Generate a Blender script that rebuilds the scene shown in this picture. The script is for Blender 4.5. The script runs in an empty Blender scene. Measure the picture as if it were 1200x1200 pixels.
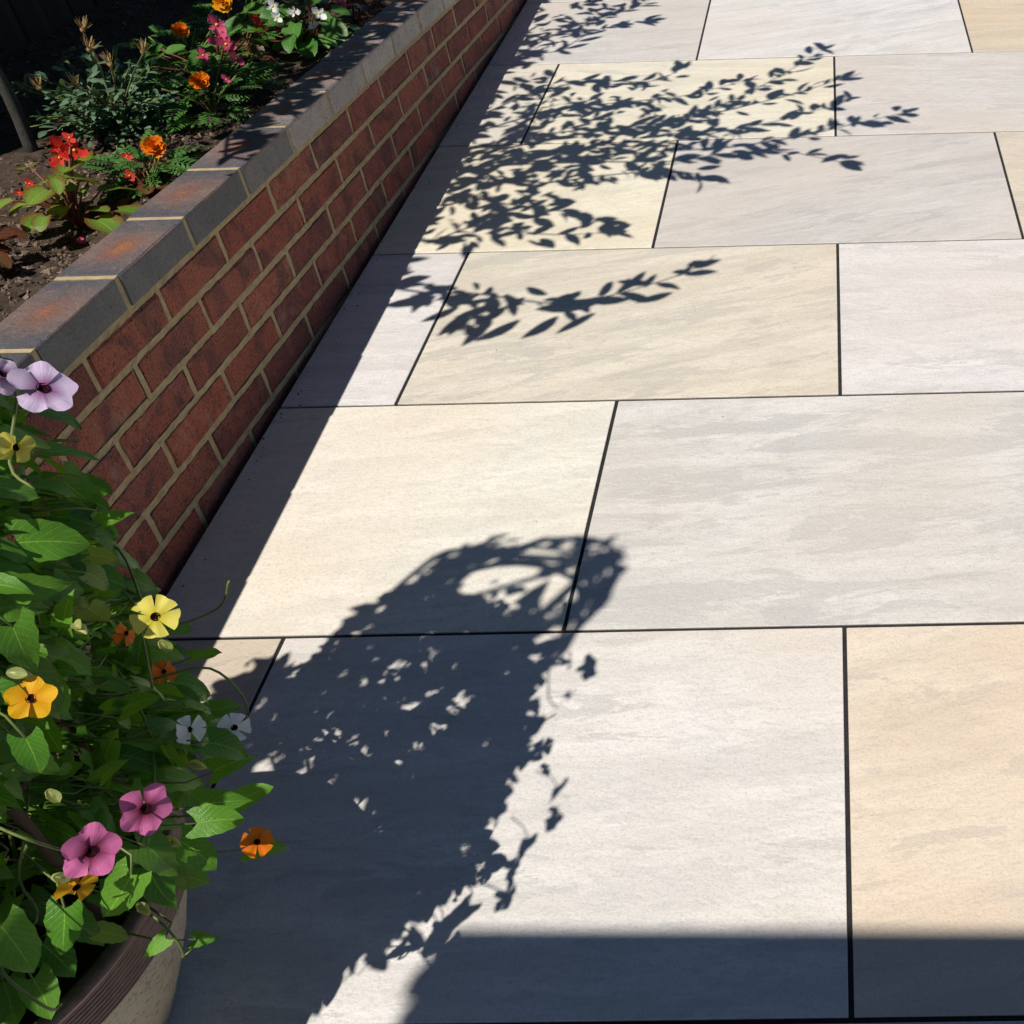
import bpy, math, random
import numpy as np
from mathutils import Vector, Matrix, noise

random.seed(7)
rng = np.random.default_rng(7)
scene = bpy.context.scene
COL = scene.collection

# ------------------------------------------------------------------ camera
cam_d = bpy.data.cameras.new('camera')
cam = bpy.data.objects.new('camera', cam_d)
COL.objects.link(cam)
CAM = Vector((0.007329, -1.13879, 1.344558))
cam.location = CAM
cam.rotation_euler = (0.850976, 0.026269, -0.003363)
cam_d.sensor_width = 36.0
cam_d.lens = 36.0 * 1273.889 / 1200.0
cam_d.shift_x = (600 - 971.908) / 1200
cam_d.shift_y = (543.229 - 600) / 1200
cam_d.clip_start = 0.02
cam_d.clip_end = 500
scene.camera = cam

# ------------------------------------------------------------------ sky, sun, exposure
KX, KY = 0.29, 0.438                      # shadow offset per metre of height
SUN = Vector((-KX, -KY, 1)).normalized()  # towards the sun
world = bpy.data.worlds.new('World')
scene.world = world
world.use_nodes = True
wn, wl = world.node_tree.nodes, world.node_tree.links
wn.clear()
sky = wn.new('ShaderNodeTexSky')
sky.sky_type = 'NISHITA'
sky.sun_disc = False
sky.sun_elevation = math.asin(SUN.z)
sky.sun_rotation = math.atan2(SUN.x, SUN.y) % (2 * math.pi)
sky.air_density = 0.65
sky.dust_density = 0.05
sky.ozone_density = 2.5
bg = wn.new('ShaderNodeBackground')
bg.inputs['Strength'].default_value = 0.068
wo = wn.new('ShaderNodeOutputWorld')
wl.new(sky.outputs[0], bg.inputs[0])
wl.new(bg.outputs[0], wo.inputs[0])
sun_d = bpy.data.lights.new('sun', 'SUN')
sun_d.energy = 5.0
sun_d.angle = math.radians(0.55)
sun_d.color = (1.0, 0.955, 0.89)
sun = bpy.data.objects.new('sun', sun_d)
COL.objects.link(sun)
sun.rotation_euler = (-SUN).to_track_quat('-Z', 'Y').to_euler()
sun.location = (-2, -3, 6)
vs = scene.view_settings
vs.view_transform = 'Standard'
vs.look = 'None'
vs.exposure = 0.08
vs.gamma = 1.0
vs.use_curve_mapping = False
cy = scene.cycles
cy.max_bounces = 4; cy.diffuse_bounces = 3; cy.glossy_bounces = 2; cy.transmission_bounces = 3
cy.caustics_reflective = False; cy.caustics_refractive = False

# ------------------------------------------------------------------ helpers
def link(o, parent=None):
    COL.objects.link(o)
    if parent is not None:
        o.parent = parent
    return o

def tag(o, label=None, cat=None, group=None, kind=None):
    if label: o['label'] = label
    if cat: o['category'] = cat
    if group: o['group'] = group
    if kind: o['kind'] = kind
    return o

def empty(name, loc=(0, 0, 0), rot=(0, 0, 0)):
    o = bpy.data.objects.new(name, None)
    o.empty_display_size = 0.05
    o.location = loc
    o.rotation_euler = rot
    return link(o)

class MB:
    """collects vertices, faces and uvs and builds one mesh"""
    def __init__(s):
        s.v, s.f, s.uv = [], [], []
    def add(s, V, F, UV=None):
        b = len(s.v)
        s.v.extend([tuple(x) for x in V])
        s.f.extend([tuple(i + b for i in f) for f in F])
        s.uv.extend([tuple(x) for x in UV] if UV is not None else [(0.5, 0.5)] * len(V))
    def addm(s, tpl, M):
        V, F, UV = tpl
        s.add([M @ Vector(v) for v in V], F, UV)
    def box(s, c, d, M=None):
        x, y, z = (k / 2 for k in d)
        V = [Vector((c[0] + a * x, c[1] + b * y, c[2] + e * z)) for a in (-1, 1) for b in (-1, 1) for e in (-1, 1)]
        if M: V = [M @ q for q in V]
        s.add(V, [(0, 1, 3, 2), (4, 6, 7, 5), (0, 4, 5, 1), (2, 3, 7, 6), (0, 2, 6, 4), (1, 5, 7, 3)])
    def tube(s, pts, rad, n=6, cap=True):
        pts = [Vector(q) for q in pts]
        if not hasattr(rad, '__len__'): rad = [rad] * len(pts)
        V, F = [], []
        up = Vector((0.31, 0.2, 0.93))
        for i, q in enumerate(pts):
            d = (pts[min(i + 1, len(pts) - 1)] - pts[max(i - 1, 0)])
            d = d.normalized() if d.length > 1e-9 else Vector((0, 0, 1))
            a = d.cross(up)
            if a.length < 1e-3: a = d.cross(Vector((1, 0, 0)))
            a.normalize(); b = d.cross(a)
            for k in range(n):
                t = 2 * math.pi * k / n
                V.append(q + (a * math.cos(t) + b * math.sin(t)) * rad[i])
        for i in range(len(pts) - 1):
            for k in range(n):
                k2 = (k + 1) % n
                F.append((i * n + k, i * n + k2, (i + 1) * n + k2, (i + 1) * n + k))
        if cap:
            F.append(tuple(range(n - 1, -1, -1)))
            F.append(tuple((len(pts) - 1) * n + k for k in range(n)))
        s.add(V, F)
    def mesh(s, name, mat, smooth=True):
        me = bpy.data.meshes.new(name)
        me.from_pydata(s.v, [], s.f)
        uvl = me.uv_layers.new(name='UVMap')
        li = np.empty(len(me.loops), dtype=np.int32)
        me.loops.foreach_get('vertex_index', li)
        uvl.data.foreach_set('uv', np.array(s.uv, dtype=np.float32)[li].ravel())
        if smooth: me.polygons.foreach_set('use_smooth', [True] * len(me.polygons))
        if mat: me.materials.append(mat)
        me.update()
        return me
    def build(s, name, mat, parent=None, smooth=True):
        return link(bpy.data.objects.new(name, s.mesh(name, mat, smooth)), parent)

def ob(name, me, parent=None, M=None):
    o = bpy.data.objects.new(name, me)
    if M is not None: o.matrix_local = M
    return link(o, parent)

def frame(loc, ydir, normal, size=1.0):
    """matrix with local Y along ydir and local Z near normal"""
    y = Vector(ydir).normalized()
    z = Vector(normal); z = z - y * z.dot(y)
    if z.length < 1e-4: z = y.orthogonal()
    z.normalize(); x = y.cross(z)
    M = Matrix((x, y, z)).transposed().to_4x4()
    return Matrix.Translation(loc) @ M @ Matrix.Scale(size, 4)

def facing(loc, normal, size=1.0, spin=0.0):
    z = Vector(normal).normalized()
    x = Vector((0, 0, 1)).cross(z)
    if x.length < 1e-3: x = Vector((1, 0, 0))
    x.normalize(); y = z.cross(x)
    M = Matrix((x, y, z)).transposed().to_4x4()
    return Matrix.Translation(loc) @ M @ Matrix.Rotation(spin, 4, 'Z') @ Matrix.Scale(size, 4)

def rv(s=1.0):
    return Vector((random.gauss(0, s), random.gauss(0, s), random.gauss(0, s)))

def curve_pts(ctrl, n=12):
    """Catmull-Rom through control points"""
    P = [Vector(c) for c in ctrl]
    P = [P[0] * 2 - P[1]] + P + [P[-1] * 2 - P[-2]]
    out = []
    segs = len(P) - 3
    for i in range(segs):
        m = max(2, n // segs)
        for k in range(m):
            t = k / m
            a, b, c, d = P[i:i + 4]
            out.append(0.5 * ((2 * b) + (c - a) * t + (2 * a - 5 * b + 4 * c - d) * t * t + (3 * b - a - 3 * c + d) * t ** 3))
    out.append(P[-2])
    return out

def bevel_box(lx, ly, lz, b, jit=0.0, seed=0):
    """box centred on the origin with a single chamfer: 24 vertices"""
    r = random.Random(seed)
    h = (lx / 2, ly / 2, lz / 2)
    V, idx = [], {}
    for sx in (-1, 1):
        for sy in (-1, 1):
            for sz in (-1, 1):
                for ax in range(3):
                    s = (sx, sy, sz)
                    p = [s[k] * (h[k] if k == ax else h[k] - b * r.uniform(0.6, 1.5 if jit else 1)) for k in range(3)]
                    idx[(sx, sy, sz, ax)] = len(V)
                    V.append(tuple(c + (r.uniform(-jit, jit) if k != ax else r.uniform(-jit, 0) * p[ax] / abs(p[ax]))
                                   for k, c in enumerate(p)))
    F = []
    for ax in range(3):
        o = [k for k in range(3) if k != ax]
        for s in (-1, 1):
            q = []
            for (a, c) in ((-1, -1), (1, -1), (1, 1), (-1, 1)):
                t = [0, 0, 0]; t[ax] = s; t[o[0]] = a; t[o[1]] = c
                q.append(idx[(*t, ax)])
            F.append(q)
    for ax in range(3):                     # edges running along ax
        o = [k for k in range(3) if k != ax]
        for a in (-1, 1):
            for c in (-1, 1):
                t0 = [0, 0, 0]; t0[o[0]] = a; t0[o[1]] = c; t1 = list(t0)
                t0[ax] = -1; t1[ax] = 1
                F.append([idx[(*t0, o[0])], idx[(*t1, o[0])], idx[(*t1, o[1])], idx[(*t0, o[1])]])
    for sx in (-1, 1):
        for sy in (-1, 1):
            for sz in (-1, 1):
                F.append([idx[(sx, sy, sz, 0)], idx[(sx, sy, sz, 1)], idx[(sx, sy, sz, 2)]])
    # orient outwards (convex about the origin)
    out = []
    for f in F:
        a, c, d = (Vector(V[f[0]]), Vector(V[f[1]]), Vector(V[f[2]]))
        nrm = (c - a).cross(d - a)
        ctr = sum((Vector(V[i]) for i in f), Vector()) / len(f)
        out.append(tuple(f) if nrm.dot(ctr) > 0 else tuple(reversed(f)))
    return V, out, None

# ------------------------------------------------------------------ materials
def newmat(name):
    m = bpy.data.materials.new(name)
    m.use_nodes = True
    nt = m.node_tree
    nt.nodes.clear()
    out = nt.nodes.new('ShaderNodeOutputMaterial')
    b = nt.nodes.new('ShaderNodeBsdfPrincipled')
    nt.links.new(b.outputs[0], out.inputs[0])
    return m, nt, b, out

def N(nt, t, **kw):
    n = nt.nodes.new(t)
    for k, v in kw.items():
        if k.startswith('_'):
            n.inputs[k[1:]].default_value = v
        else:
            setattr(n, k, v)
    return n

def noise_n(nt, vec, scale, detail=4, rough=0.55, dist=0.0):
    n = N(nt, 'ShaderNodeTexNoise')
    n.inputs['Scale'].default_value = scale
    n.inputs['Detail'].default_value = detail
    n.inputs['Roughness'].default_value = rough
    n.inputs['Distortion'].default_value = dist
    if vec is not None: nt.links.new(vec, n.inputs['Vector'])
    return n.outputs['Fac']

def ramp(nt, fac, stops, interp='LINEAR'):
    r = N(nt, 'ShaderNodeValToRGB')
    r.color_ramp.interpolation = interp
    e = r.color_ramp.elements
    while len(e) < len(stops): e.new(0.5)
    for i, (p, c) in enumerate(stops):
        e[i].position = p
        e[i].color = (c[0], c[1], c[2], 1) if hasattr(c, '__len__') else (c, c, c, 1)
    nt.links.new(fac, r.inputs[0])
    return r.outputs[0]

def mixc(nt, fac, a, b, mode='MIX'):
    m = N(nt, 'ShaderNodeMix', data_type='RGBA', blend_type=mode)
    for sock, val in ((m.inputs[0], fac), (m.inputs[6], a), (m.inputs[7], b)):
        if hasattr(val, 'is_linked'): nt.links.new(val, sock)
        elif hasattr(val, '__len__'): sock.default_value = (*val[:3], 1)
        else: sock.default_value = val
    return m.outputs[2]

def math_n(nt, op, a, b=None, c=None, clamp=False):
    m = N(nt, 'ShaderNodeMath', operation=op, use_clamp=clamp)
    for i, v in enumerate((a, b, c)):
        if v is None: continue
        if hasattr(v, 'is_linked'): nt.links.new(v, m.inputs[i])
        else: m.inputs[i].default_value = v
    return m.outputs[0]

def bump(nt, b, height, strength, dist, prev=None):
    n = N(nt, 'ShaderNodeBump')
    n.inputs['Strength'].default_value = strength
    n.inputs['Distance'].default_value = dist
    nt.links.new(height, n.inputs['Height'])
    if prev: nt.links.new(prev, n.inputs['Normal'])
    if b: nt.links.new(n.outputs[0], b.inputs['Normal'])
    return n.outputs[0]

def mapping(nt, src, scale=(1, 1, 1), rot=(0, 0, 0), loc=None):
    m = N(nt, 'ShaderNodeMapping')
    m.inputs['Scale'].default_value = scale
    m.inputs['Rotation'].default_value = rot
    nt.links.new(src, m.inputs['Vector'])
    if loc is not None: nt.links.new(loc, m.inputs['Location'])
    return m.outputs[0]

def slab_mat():
    m, nt, b, out = newmat('porcelain_slab')
    tc = N(nt, 'ShaderNodeTexCoord'); oi = N(nt, 'ShaderNodeObjectInfo')
    off = N(nt, 'ShaderNodeCombineXYZ')
    for i, k in enumerate((37.0, 91.0, 13.0)):
        nt.links.new(math_n(nt, 'MULTIPLY', oi.outputs['Random'], k), off.inputs[i])
    add = N(nt, 'ShaderNodeVectorMath', operation='ADD')
    nt.links.new(tc.outputs['Object'], add.inputs[0]); nt.links.new(off.outputs[0], add.inputs[1])
    vr = N(nt, 'ShaderNodeVectorRotate', rotation_type='Z_AXIS')
    nt.links.new(add.outputs[0], vr.inputs['Vector'])
    nt.links.new(math_n(nt, 'MULTIPLY_ADD', math_n(nt, 'FRACT', math_n(nt, 'MULTIPLY', oi.outputs['Random'], 5.7)), -0.42, 0.06), vr.inputs['Angle'])
    base = vr.outputs[0]
    stre = mapping(nt, base, (2.2, 13, 1), (0, 0, math.radians(-8)))
    fine = mapping(nt, base, (17, 58, 1), (0, 0, math.radians(-6)))
    n1 = noise_n(nt, stre, 1.3, 5, 0.62, 0.5)
    n2 = noise_n(nt, fine, 1.3, 5, 0.68, 0.9)
    n3 = noise_n(nt, base, 1.7, 3, 0.5)
    flake = noise_n(nt, mapping(nt, base, (3.0, 14.0, 1), (0, 0, math.radians(-10))), 1.1, 8, 0.70, 0.5)
    col = oi.outputs['Color']
    g = N(nt, 'ShaderNodeHueSaturation'); g.inputs['Saturation'].default_value = 0.62; g.inputs['Value'].default_value = 0.74
    nt.links.new(col, g.inputs['Color'])
    w = N(nt, 'ShaderNodeHueSaturation'); w.inputs['Saturation'].default_value = 0.85; w.inputs['Value'].default_value = 1.07
    nt.links.new(col, w.inputs['Color'])
    c = mixc(nt, ramp(nt, n1, [(0.40, 0.0), (0.60, 1.0)]), mixc(nt, 0.30, col, g.outputs[0]), w.outputs[0])
    c = mixc(nt, math_n(nt, 'MULTIPLY', ramp(nt, n2, [(0.46, 0.0), (0.66, 1.0)]), 0.55), c, g.outputs[0])
    # crisp-edged cleft patches, more on some slabs than others
    th = math_n(nt, 'MULTIPLY_ADD', oi.outputs['Alpha'], 0.125, flake)
    c = mixc(nt, math_n(nt, 'MULTIPLY', ramp(nt, th, [(0.622, 0.0), (0.630, 1.0)]), 0.62), c, g.outputs[0])
    c = mixc(nt, ramp(nt, n3, [(0.42, 0.0), (0.72, 0.6)]), c, mixc(nt, 1.0, col, (1.0, 0.92, 0.83), 'MULTIPLY'))
    gr = noise_n(nt, base, 240, 3, 0.7)
    c = mixc(nt, ramp(nt, gr, [(0.34, 0.30), (0.5, 0.0)]), c, (0.30, 0.27, 0.23))
    st_ = noise_n(nt, base, 5.5, 4, 0.6, 0.8)
    c = mixc(nt, ramp(nt, st_, [(0.58, 0.0), (0.74, 0.35)]), c, mixc(nt, 1.0, c, (0.84, 0.80, 0.74), 'MULTIPLY'))
    nt.links.new(c, b.inputs['Base Color'])
    r = ramp(nt, n2, [(0.3, 0.40), (0.7, 0.58)])
    nt.links.new(r, b.inputs['Roughness'])
    b.inputs['Specular IOR Level'].default_value = 0.5
    rel = noise_n(nt, mapping(nt, base, (55, 90, 1), (0, 0, -0.2)), 1.0, 4, 0.7, 0.5)
    p1 = bump(nt, None, rel, 0.5, 0.0030)
    p2 = bump(nt, None, gr, 0.25, 0.0008, p1)
    bump(nt, b, ramp(nt, th, [(0.612, 1.0), (0.628, 0.0)]), 0.28, 0.0012, p2)
    return m

def brick_mat():
    m, nt, b, out = newmat('red_brick')
    tc = N(nt, 'ShaderNodeTexCoord'); oi = N(nt, 'ShaderNodeObjectInfo')
    off = N(nt, 'ShaderNodeCombineXYZ')
    for i, k in enumerate((57.0, 31.0, 83.0)):
        nt.links.new(math_n(nt, 'MULTIPLY', oi.outputs['Random'], k), off.inputs[i])
    add = N(nt, 'ShaderNodeVectorMath', operation='ADD')
    nt.links.new(tc.outputs['Object'], add.inputs[0]); nt.links.new(off.outputs[0], add.inputs[1])
    v = add.outputs[0]
    base = ramp(nt, oi.outputs['Random'], [(0.0, (0.47, 0.115, 0.066)), (0.3, (0.36, 0.09, 0.058)), (0.55, (0.50, 0.145, 0.078)), (0.8, (0.24, 0.066, 0.056)), (1.0, (0.44, 0.10, 0.06))])
    patch = noise_n(nt, v, 11, 3, 0.55, 0.8)
    c = mixc(nt, ramp(nt, patch, [(0.48, 0.0), (0.62, 0.75)]), base, (0.12, 0.05, 0.048))
    sa = math_n(nt, 'MULTIPLY', ramp(nt, math_n(nt, 'FRACT', math_n(nt, 'MULTIPLY', oi.outputs['Random'], 13.7)), [(0.6, 0.0), (0.9, 1.0)]), ramp(nt, noise_n(nt, v, 17, 6, 0.7, 1.0), [(0.5, 0.0), (0.7, 0.45)]))
    dk = ramp(nt, math_n(nt, 'FRACT', math_n(nt, 'MULTIPLY', oi.outputs['Random'], 7.31)), [(0.62, 0.0), (0.9, 0.55)])
    c = mixc(nt, dk, c, (0.13, 0.05, 0.045))
    p2 = noise_n(nt, v, 22, 5, 0.6)
    c = mixc(nt, ramp(nt, p2, [(0.5, 0.0), (0.72, 0.55)]), c, (0.52, 0.16, 0.085))
    sp = noise_n(nt, v, 210, 3, 0.7)
    c = mixc(nt, ramp(nt, sp, [(0.53, 0.0), (0.63, 0.8)]), c, (0.04, 0.02, 0.018))
    c = mixc(nt, ramp(nt, noise_n(nt, v, 150, 3, 0.7), [(0.63, 0.0), (0.72, 0.6)]), c, (0.5, 0.3, 0.2))
    c = mixc(nt, sa, c, (0.46, 0.30, 0.23))
    nt.links.new(c, b.inputs['Base Color'])
    b.inputs['Roughness'].default_value = 0.85
    h = math_n(nt, 'SUBTRACT', noise_n(nt, v, 60, 8, 0.72), math_n(nt, 'MULTIPLY', sp, 0.8))
    bump(nt, b, h, 1.0, 0.008)
    return m

def coping_mat():
    m, nt, b, out = newmat('blue_coping_brick')
    tc = N(nt, 'ShaderNodeTexCoord'); oi = N(nt, 'ShaderNodeObjectInfo')
    off = N(nt, 'ShaderNodeCombineXYZ')
    for i, k in enumerate((57.0, 31.0, 83.0)):
        nt.links.new(math_n(nt, 'MULTIPLY', oi.outputs['Random'], k), off.inputs[i])
    add = N(nt, 'ShaderNodeVectorMath', operation='ADD')
    nt.links.new(tc.outputs['Object'], add.inputs[0]); nt.links.new(off.outputs[0], add.inputs[1])
    v = add.outputs[0]
    geo = N(nt, 'ShaderNodeSeparateXYZ'); nt.links.new(tc.outputs['Object'], geo.inputs[0])
    nse = noise_n(nt, v, 14, 5, 0.6, 0.6)
    # fired flash mark in the middle of the bed face
    ex = math_n(nt, 'POWER', math_n(nt, 'DIVIDE', geo.outputs[0], 0.040), 2.0)
    ey = math_n(nt, 'POWER', math_n(nt, 'DIVIDE', geo.outputs[1], 0.066), 2.0)
    rad = math_n(nt, 'ADD', math_n(nt, 'SQRT', math_n(nt, 'ADD', ex, ey)), math_n(nt, 'MULTIPLY_ADD', nse, 1.7, -0.85))
    topm = ramp(nt, geo.outputs[2], [(0.020, 0.0), (0.028, 1.0)])
    rad = math_n(nt, 'ADD', rad, math_n(nt, 'MULTIPLY', oi.outputs['Random'], 0.22))
    flash = math_n(nt, 'MULTIPLY', math_n(nt, 'MULTIPLY', ramp(nt, rad, [(0.22, 1.0), (1.05, 0.0)]), topm), 1.0)
    # object colour carries each brick's own body tone
    c = mixc(nt, ramp(nt, nse, [(0.35, 0.0), (0.7, 0.6)]), oi.outputs['Color'], mixc(nt, 1.0, oi.outputs['Color'], (0.6, 0.58, 0.62), 'MULTIPLY'))
    c = mixc(nt, math_n(nt, 'MULTIPLY', topm, 0.75), c, mixc(nt, ramp(nt, math_n(nt, 'ADD', math_n(nt, 'ABSOLUTE', math_n(nt, 'MULTIPLY', geo.outputs[1], 7.5)), math_n(nt, 'MULTIPLY_ADD', noise_n(nt, v, 26, 6, 0.7, 1.0), 1.3, -0.65)), [(0.15, 0.0), (0.75, 1.0)]), (0.21, 0.118, 0.092), (0.062, 0.058, 0.075)))
    c = mixc(nt, flash, c, mixc(nt, ramp(nt, rad, [(0.0, 0.0), (0.6, 1.0)]), (0.37, 0.15, 0.052), (0.21, 0.075, 0.048)))
    sp = noise_n(nt, v, 230, 3, 0.7)
    c = mixc(nt, ramp(nt, sp, [(0.56, 0.0), (0.66, 0.7)]), c, (0.035, 0.03, 0.03))
    c = mixc(nt, ramp(nt, noise_n(nt, v, 120, 3, 0.7), [(0.66, 0.0), (0.74, 0.5)]), c, (0.4, 0.37, 0.35))
    nt.links.new(c, b.inputs['Base Color'])
    b.inputs['Roughness'].default_value = 0.62
    c = mixc(nt, ramp(nt, noise_n(nt, v, 33, 7, 0.72, 1.5), [(0.56, 0.0), (0.66, 0.45)]), c, (0.24, 0.22, 0.205))
    c = mixc(nt, ramp(nt, noise_n(nt, v, 55, 7, 0.75, 0.5), [(0.55, 0.0), (0.68, 0.6)]), c, (0.045, 0.042, 0.048))
    nt.links.new(c, b.inputs['Base Color'])
    bump(nt, b, noise_n(nt, v, 75, 8, 0.75), 0.9, 0.006)
    return m

def simple(name, c1, c2, scale=20, rough=0.8, bs=0.4, bd=0.004, detail=6, spec=0.3, stretch=(1, 1, 1), coord='Object'):
    m, nt, b, out = newmat(name)
    tc = N(nt, 'ShaderNodeTexCoord')
    v = mapping(nt, tc.outputs[coord], stretch)
    n = noise_n(nt, v, scale, detail, 0.62, 0.3)
    nt.links.new(mixc(nt, ramp(nt, n, [(0.3, 0.0), (0.7, 1.0)]), c1, c2), b.inputs['Base Color'])
    b.inputs['Roughness'].default_value = rough
    b.inputs['Specular IOR Level'].default_value = spec
    bump(nt, b, noise_n(nt, v, scale * 3.1, 7, 0.7), bs, bd)
    return m

def leaf_mat(name, c1, c2, edge=None, transl=0.30, rough=0.42, vein=0.65, tcol=None, veincol=None):
    m, nt, b, out = newmat(name)
    oi = N(nt, 'ShaderNodeObjectInfo'); ge = N(nt, 'ShaderNodeNewGeometry'); tc = N(nt, 'ShaderNodeTexCoord')
    rnd = math_n(nt, 'FRACT', math_n(nt, 'ADD', oi.outputs['Random'], ge.outputs['Random Per Island']))
    c = mixc(nt, rnd, c1, c2)
    sep = N(nt, 'ShaderNodeSeparateXYZ'); nt.links.new(tc.outputs['UV'], sep.inputs[0])
    au = math_n(nt, 'ABSOLUTE', math_n(nt, 'SUBTRACT', sep.outputs[0], 0.5))       # 0 at midrib .. 0.5 at the margin
    ph = math_n(nt, 'SUBTRACT', math_n(nt, 'MULTIPLY', sep.outputs[1], 6.5), math_n(nt, 'MULTIPLY', au, 5.0))
    sv = math_n(nt, 'ABSOLUTE', math_n(nt, 'SUBTRACT', math_n(nt, 'FRACT', ph), 0.5))
    side = ramp(nt, sv, [(0.0, 1.0), (0.09, 0.0)])
    mid = ramp(nt, au, [(0.0, 1.0), (0.028, 0.0)])
    ve = math_n(nt, 'MAXIMUM', math_n(nt, 'MULTIPLY', side, 0.45), mid)
    c = mixc(nt, math_n(nt, 'MULTIPLY', ve, vein), c, veincol or (c2[0] * 1.9 + 0.03, c2[1] * 1.6 + 0.03, c2[2] * 1.7 + 0.02))
    mott = noise_n(nt, tc.outputs['UV'], 9, 4)
    c = mixc(nt, math_n(nt, 'MULTIPLY', ramp(nt, mott, [(0.4, 0), (0.75, 1)]), 0.4), c, mixc(nt, 1.0, c, (0.62, 0.66, 0.5), 'MULTIPLY'))
    if edge:
        e = ramp(nt, math_n(nt, 'ADD', au, math_n(nt, 'MULTIPLY', mott, 0.25)), [(0.36, 0.0), (0.62, 0.9)])
        c = mixc(nt, e, c, edge)
    nt.links.new(c, b.inputs['Base Color'])
    b.inputs['Roughness'].default_value = rough
    b.inputs['Specular IOR Level'].default_value = 0.38
    hgt = math_n(nt, 'ADD', math_n(nt, 'MULTIPLY', ve, -0.6), noise_n(nt, tc.outputs['UV'], 28, 3))
    bump(nt, b, hgt, 0.35, 0.0018)
    tr = N(nt, 'ShaderNodeBsdfTranslucent')
    if tcol: tr.inputs[0].default_value = (*tcol, 1)
    else: nt.links.new(mixc(nt, 1.0, c, (1.9, 1.75, 0.7), 'MULTIPLY'), tr.inputs[0])
    mx = N(nt, 'ShaderNodeMixShader'); mx.inputs[0].default_value = transl
    nt.links.new(b.outputs[0], mx.inputs[1]); nt.links.new(tr.outputs[0], mx.inputs[2])
    nt.links.new(mx.outputs[0], out.inputs[0])
    return m

def petal_mat(name, inner, outer, transl=0.3):
    """colour runs from the petal's claw (v=0) to its tip (v=1)"""
    m, nt, b, out = newmat(name)
    tc = N(nt, 'ShaderNodeTexCoord')
    sep = N(nt, 'ShaderNodeSeparateXYZ'); nt.links.new(tc.outputs['UV'], sep.inputs[0])
    ln = noise_n(nt, mapping(nt, tc.outputs['UV'], (16, 1.6, 1)), 1.0, 3)
    f = math_n(nt, 'ADD', sep.outputs[1], math_n(nt, 'MULTIPLY_ADD', ln, 0.3, -0.15))
    c = mixc(nt, ramp(nt, f, [(0.05, 0.0), (0.55, 1.0)]), inner, outer)
    c = mixc(nt, math_n(nt, 'MULTIPLY', ramp(nt, ln, [(0.4, 0), (0.7, 1)]), 0.2), c, mixc(nt, 1.0, c, (0.8, 0.72, 0.75), 'MULTIPLY'))
    nt.links.new(c, b.inputs['Base Color'])
    b.inputs['Roughness'].default_value = 0.55
    b.inputs['Specular IOR Level'].default_value = 0.25
    bump(nt, b, ln, 0.25, 0.002)
    tr = N(nt, 'ShaderNodeBsdfTranslucent'); nt.links.new(c, tr.inputs[0])
    mx = N(nt, 'ShaderNodeMixShader'); mx.inputs[0].default_value = transl
    nt.links.new(b.outputs[0], mx.inputs[1]); nt.links.new(tr.outputs[0], mx.inputs[2])
    nt.links.new(mx.outputs[0], out.inputs[0])
    return m

M_SLAB = slab_mat(); M_BRICK = brick_mat(); M_COP = coping_mat()
M_MORTAR = simple('buff_mortar', (0.33, 0.245, 0.13), (0.49, 0.385, 0.22), 45, 0.95, 0.6, 0.004)
M_GROUT = simple('dark_joint', (0.012, 0.012, 0.013), (0.03, 0.028, 0.026), 60, 0.9)
M_EARTH = simple('earth', (0.05, 0.04, 0.03), (0.09, 0.07, 0.05), 6, 0.95)
M_SOIL = simple('bark_soil', (0.028, 0.018, 0.012), (0.115, 0.078, 0.055), 40, 0.95, 0.9, 0.012)
M_CRUMB = leaf_mat('soil_crumbs', (0.045, 0.028, 0.018), (0.21, 0.145, 0.105), transl=0.0, rough=0.9, vein=0.0)
M_FENCE = simple('dark_fence', (0.020, 0.017, 0.011), (0.055, 0.045, 0.028), 9, 0.85, 0.5, 0.005, stretch=(4, 4, 0.4))
M_CASTER = simple('white_painted_timber', (0.55, 0.54, 0.5), (0.68, 0.67, 0.63), 8, 0.6, 0.2, 0.002, stretch=(1, 1, 1))
M_BARK = simple('grey_bark', (0.035, 0.032, 0.028), (0.10, 0.092, 0.08), 40, 0.9, 0.7, 0.006, stretch=(1, 1, 0.3))
M_CANE = simple('willow_cane', (0.045, 0.028, 0.018), (0.12, 0.075, 0.045), 40, 0.8, 0.5, 0.003, stretch=(1, 1, 0.2))
M_STEM = simple('green_stem', (0.09, 0.13, 0.03), (0.2, 0.24, 0.07), 30, 0.6, 0.2, 0.001)
M_REDSTEM = simple('red_stem', (0.14, 0.04, 0.025), (0.25, 0.09, 0.05), 30, 0.5, 0.2, 0.001)
M_DRYSTEM = simple('dry_stem', (0.2, 0.13, 0.06), (0.4, 0.27, 0.12), 30, 0.8, 0.2, 0.001)
M_RIM = simple('ribbed_brown_glaze', (0.16, 0.085, 0.058), (0.32, 0.185, 0.13), 55, 0.42, 0.25, 0.002, spec=0.5, stretch=(1, 1, 5))
M_POTSOIL = simple('pot_compost', (0.02, 0.014, 0.01), (0.06, 0.042, 0.03), 50, 0.95, 0.9, 0.01)
M_THUN = leaf_mat('vine_leaf', (0.055, 0.185, 0.016), (0.150, 0.330, 0.036), transl=0.32, rough=0.30)
M_THUN_Y = leaf_mat('pale_vine_leaf', (0.13, 0.25, 0.03), (0.23, 0.33, 0.06), transl=0.3)
M_SHRUB = leaf_mat('shrub_leaf', (0.03, 0.075, 0.018), (0.06, 0.12, 0.03), transl=0.15)
M_BEGL = leaf_mat('bronze_begonia_leaf', (0.11, 0.22, 0.03), (0.19, 0.30, 0.05), edge=(0.20, 0.055, 0.02), transl=0.3, rough=0.3)
M_BEGG = leaf_mat('green_begonia_leaf', (0.05, 0.16, 0.03), (0.10, 0.23, 0.045), transl=0.25, rough=0.3)
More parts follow.
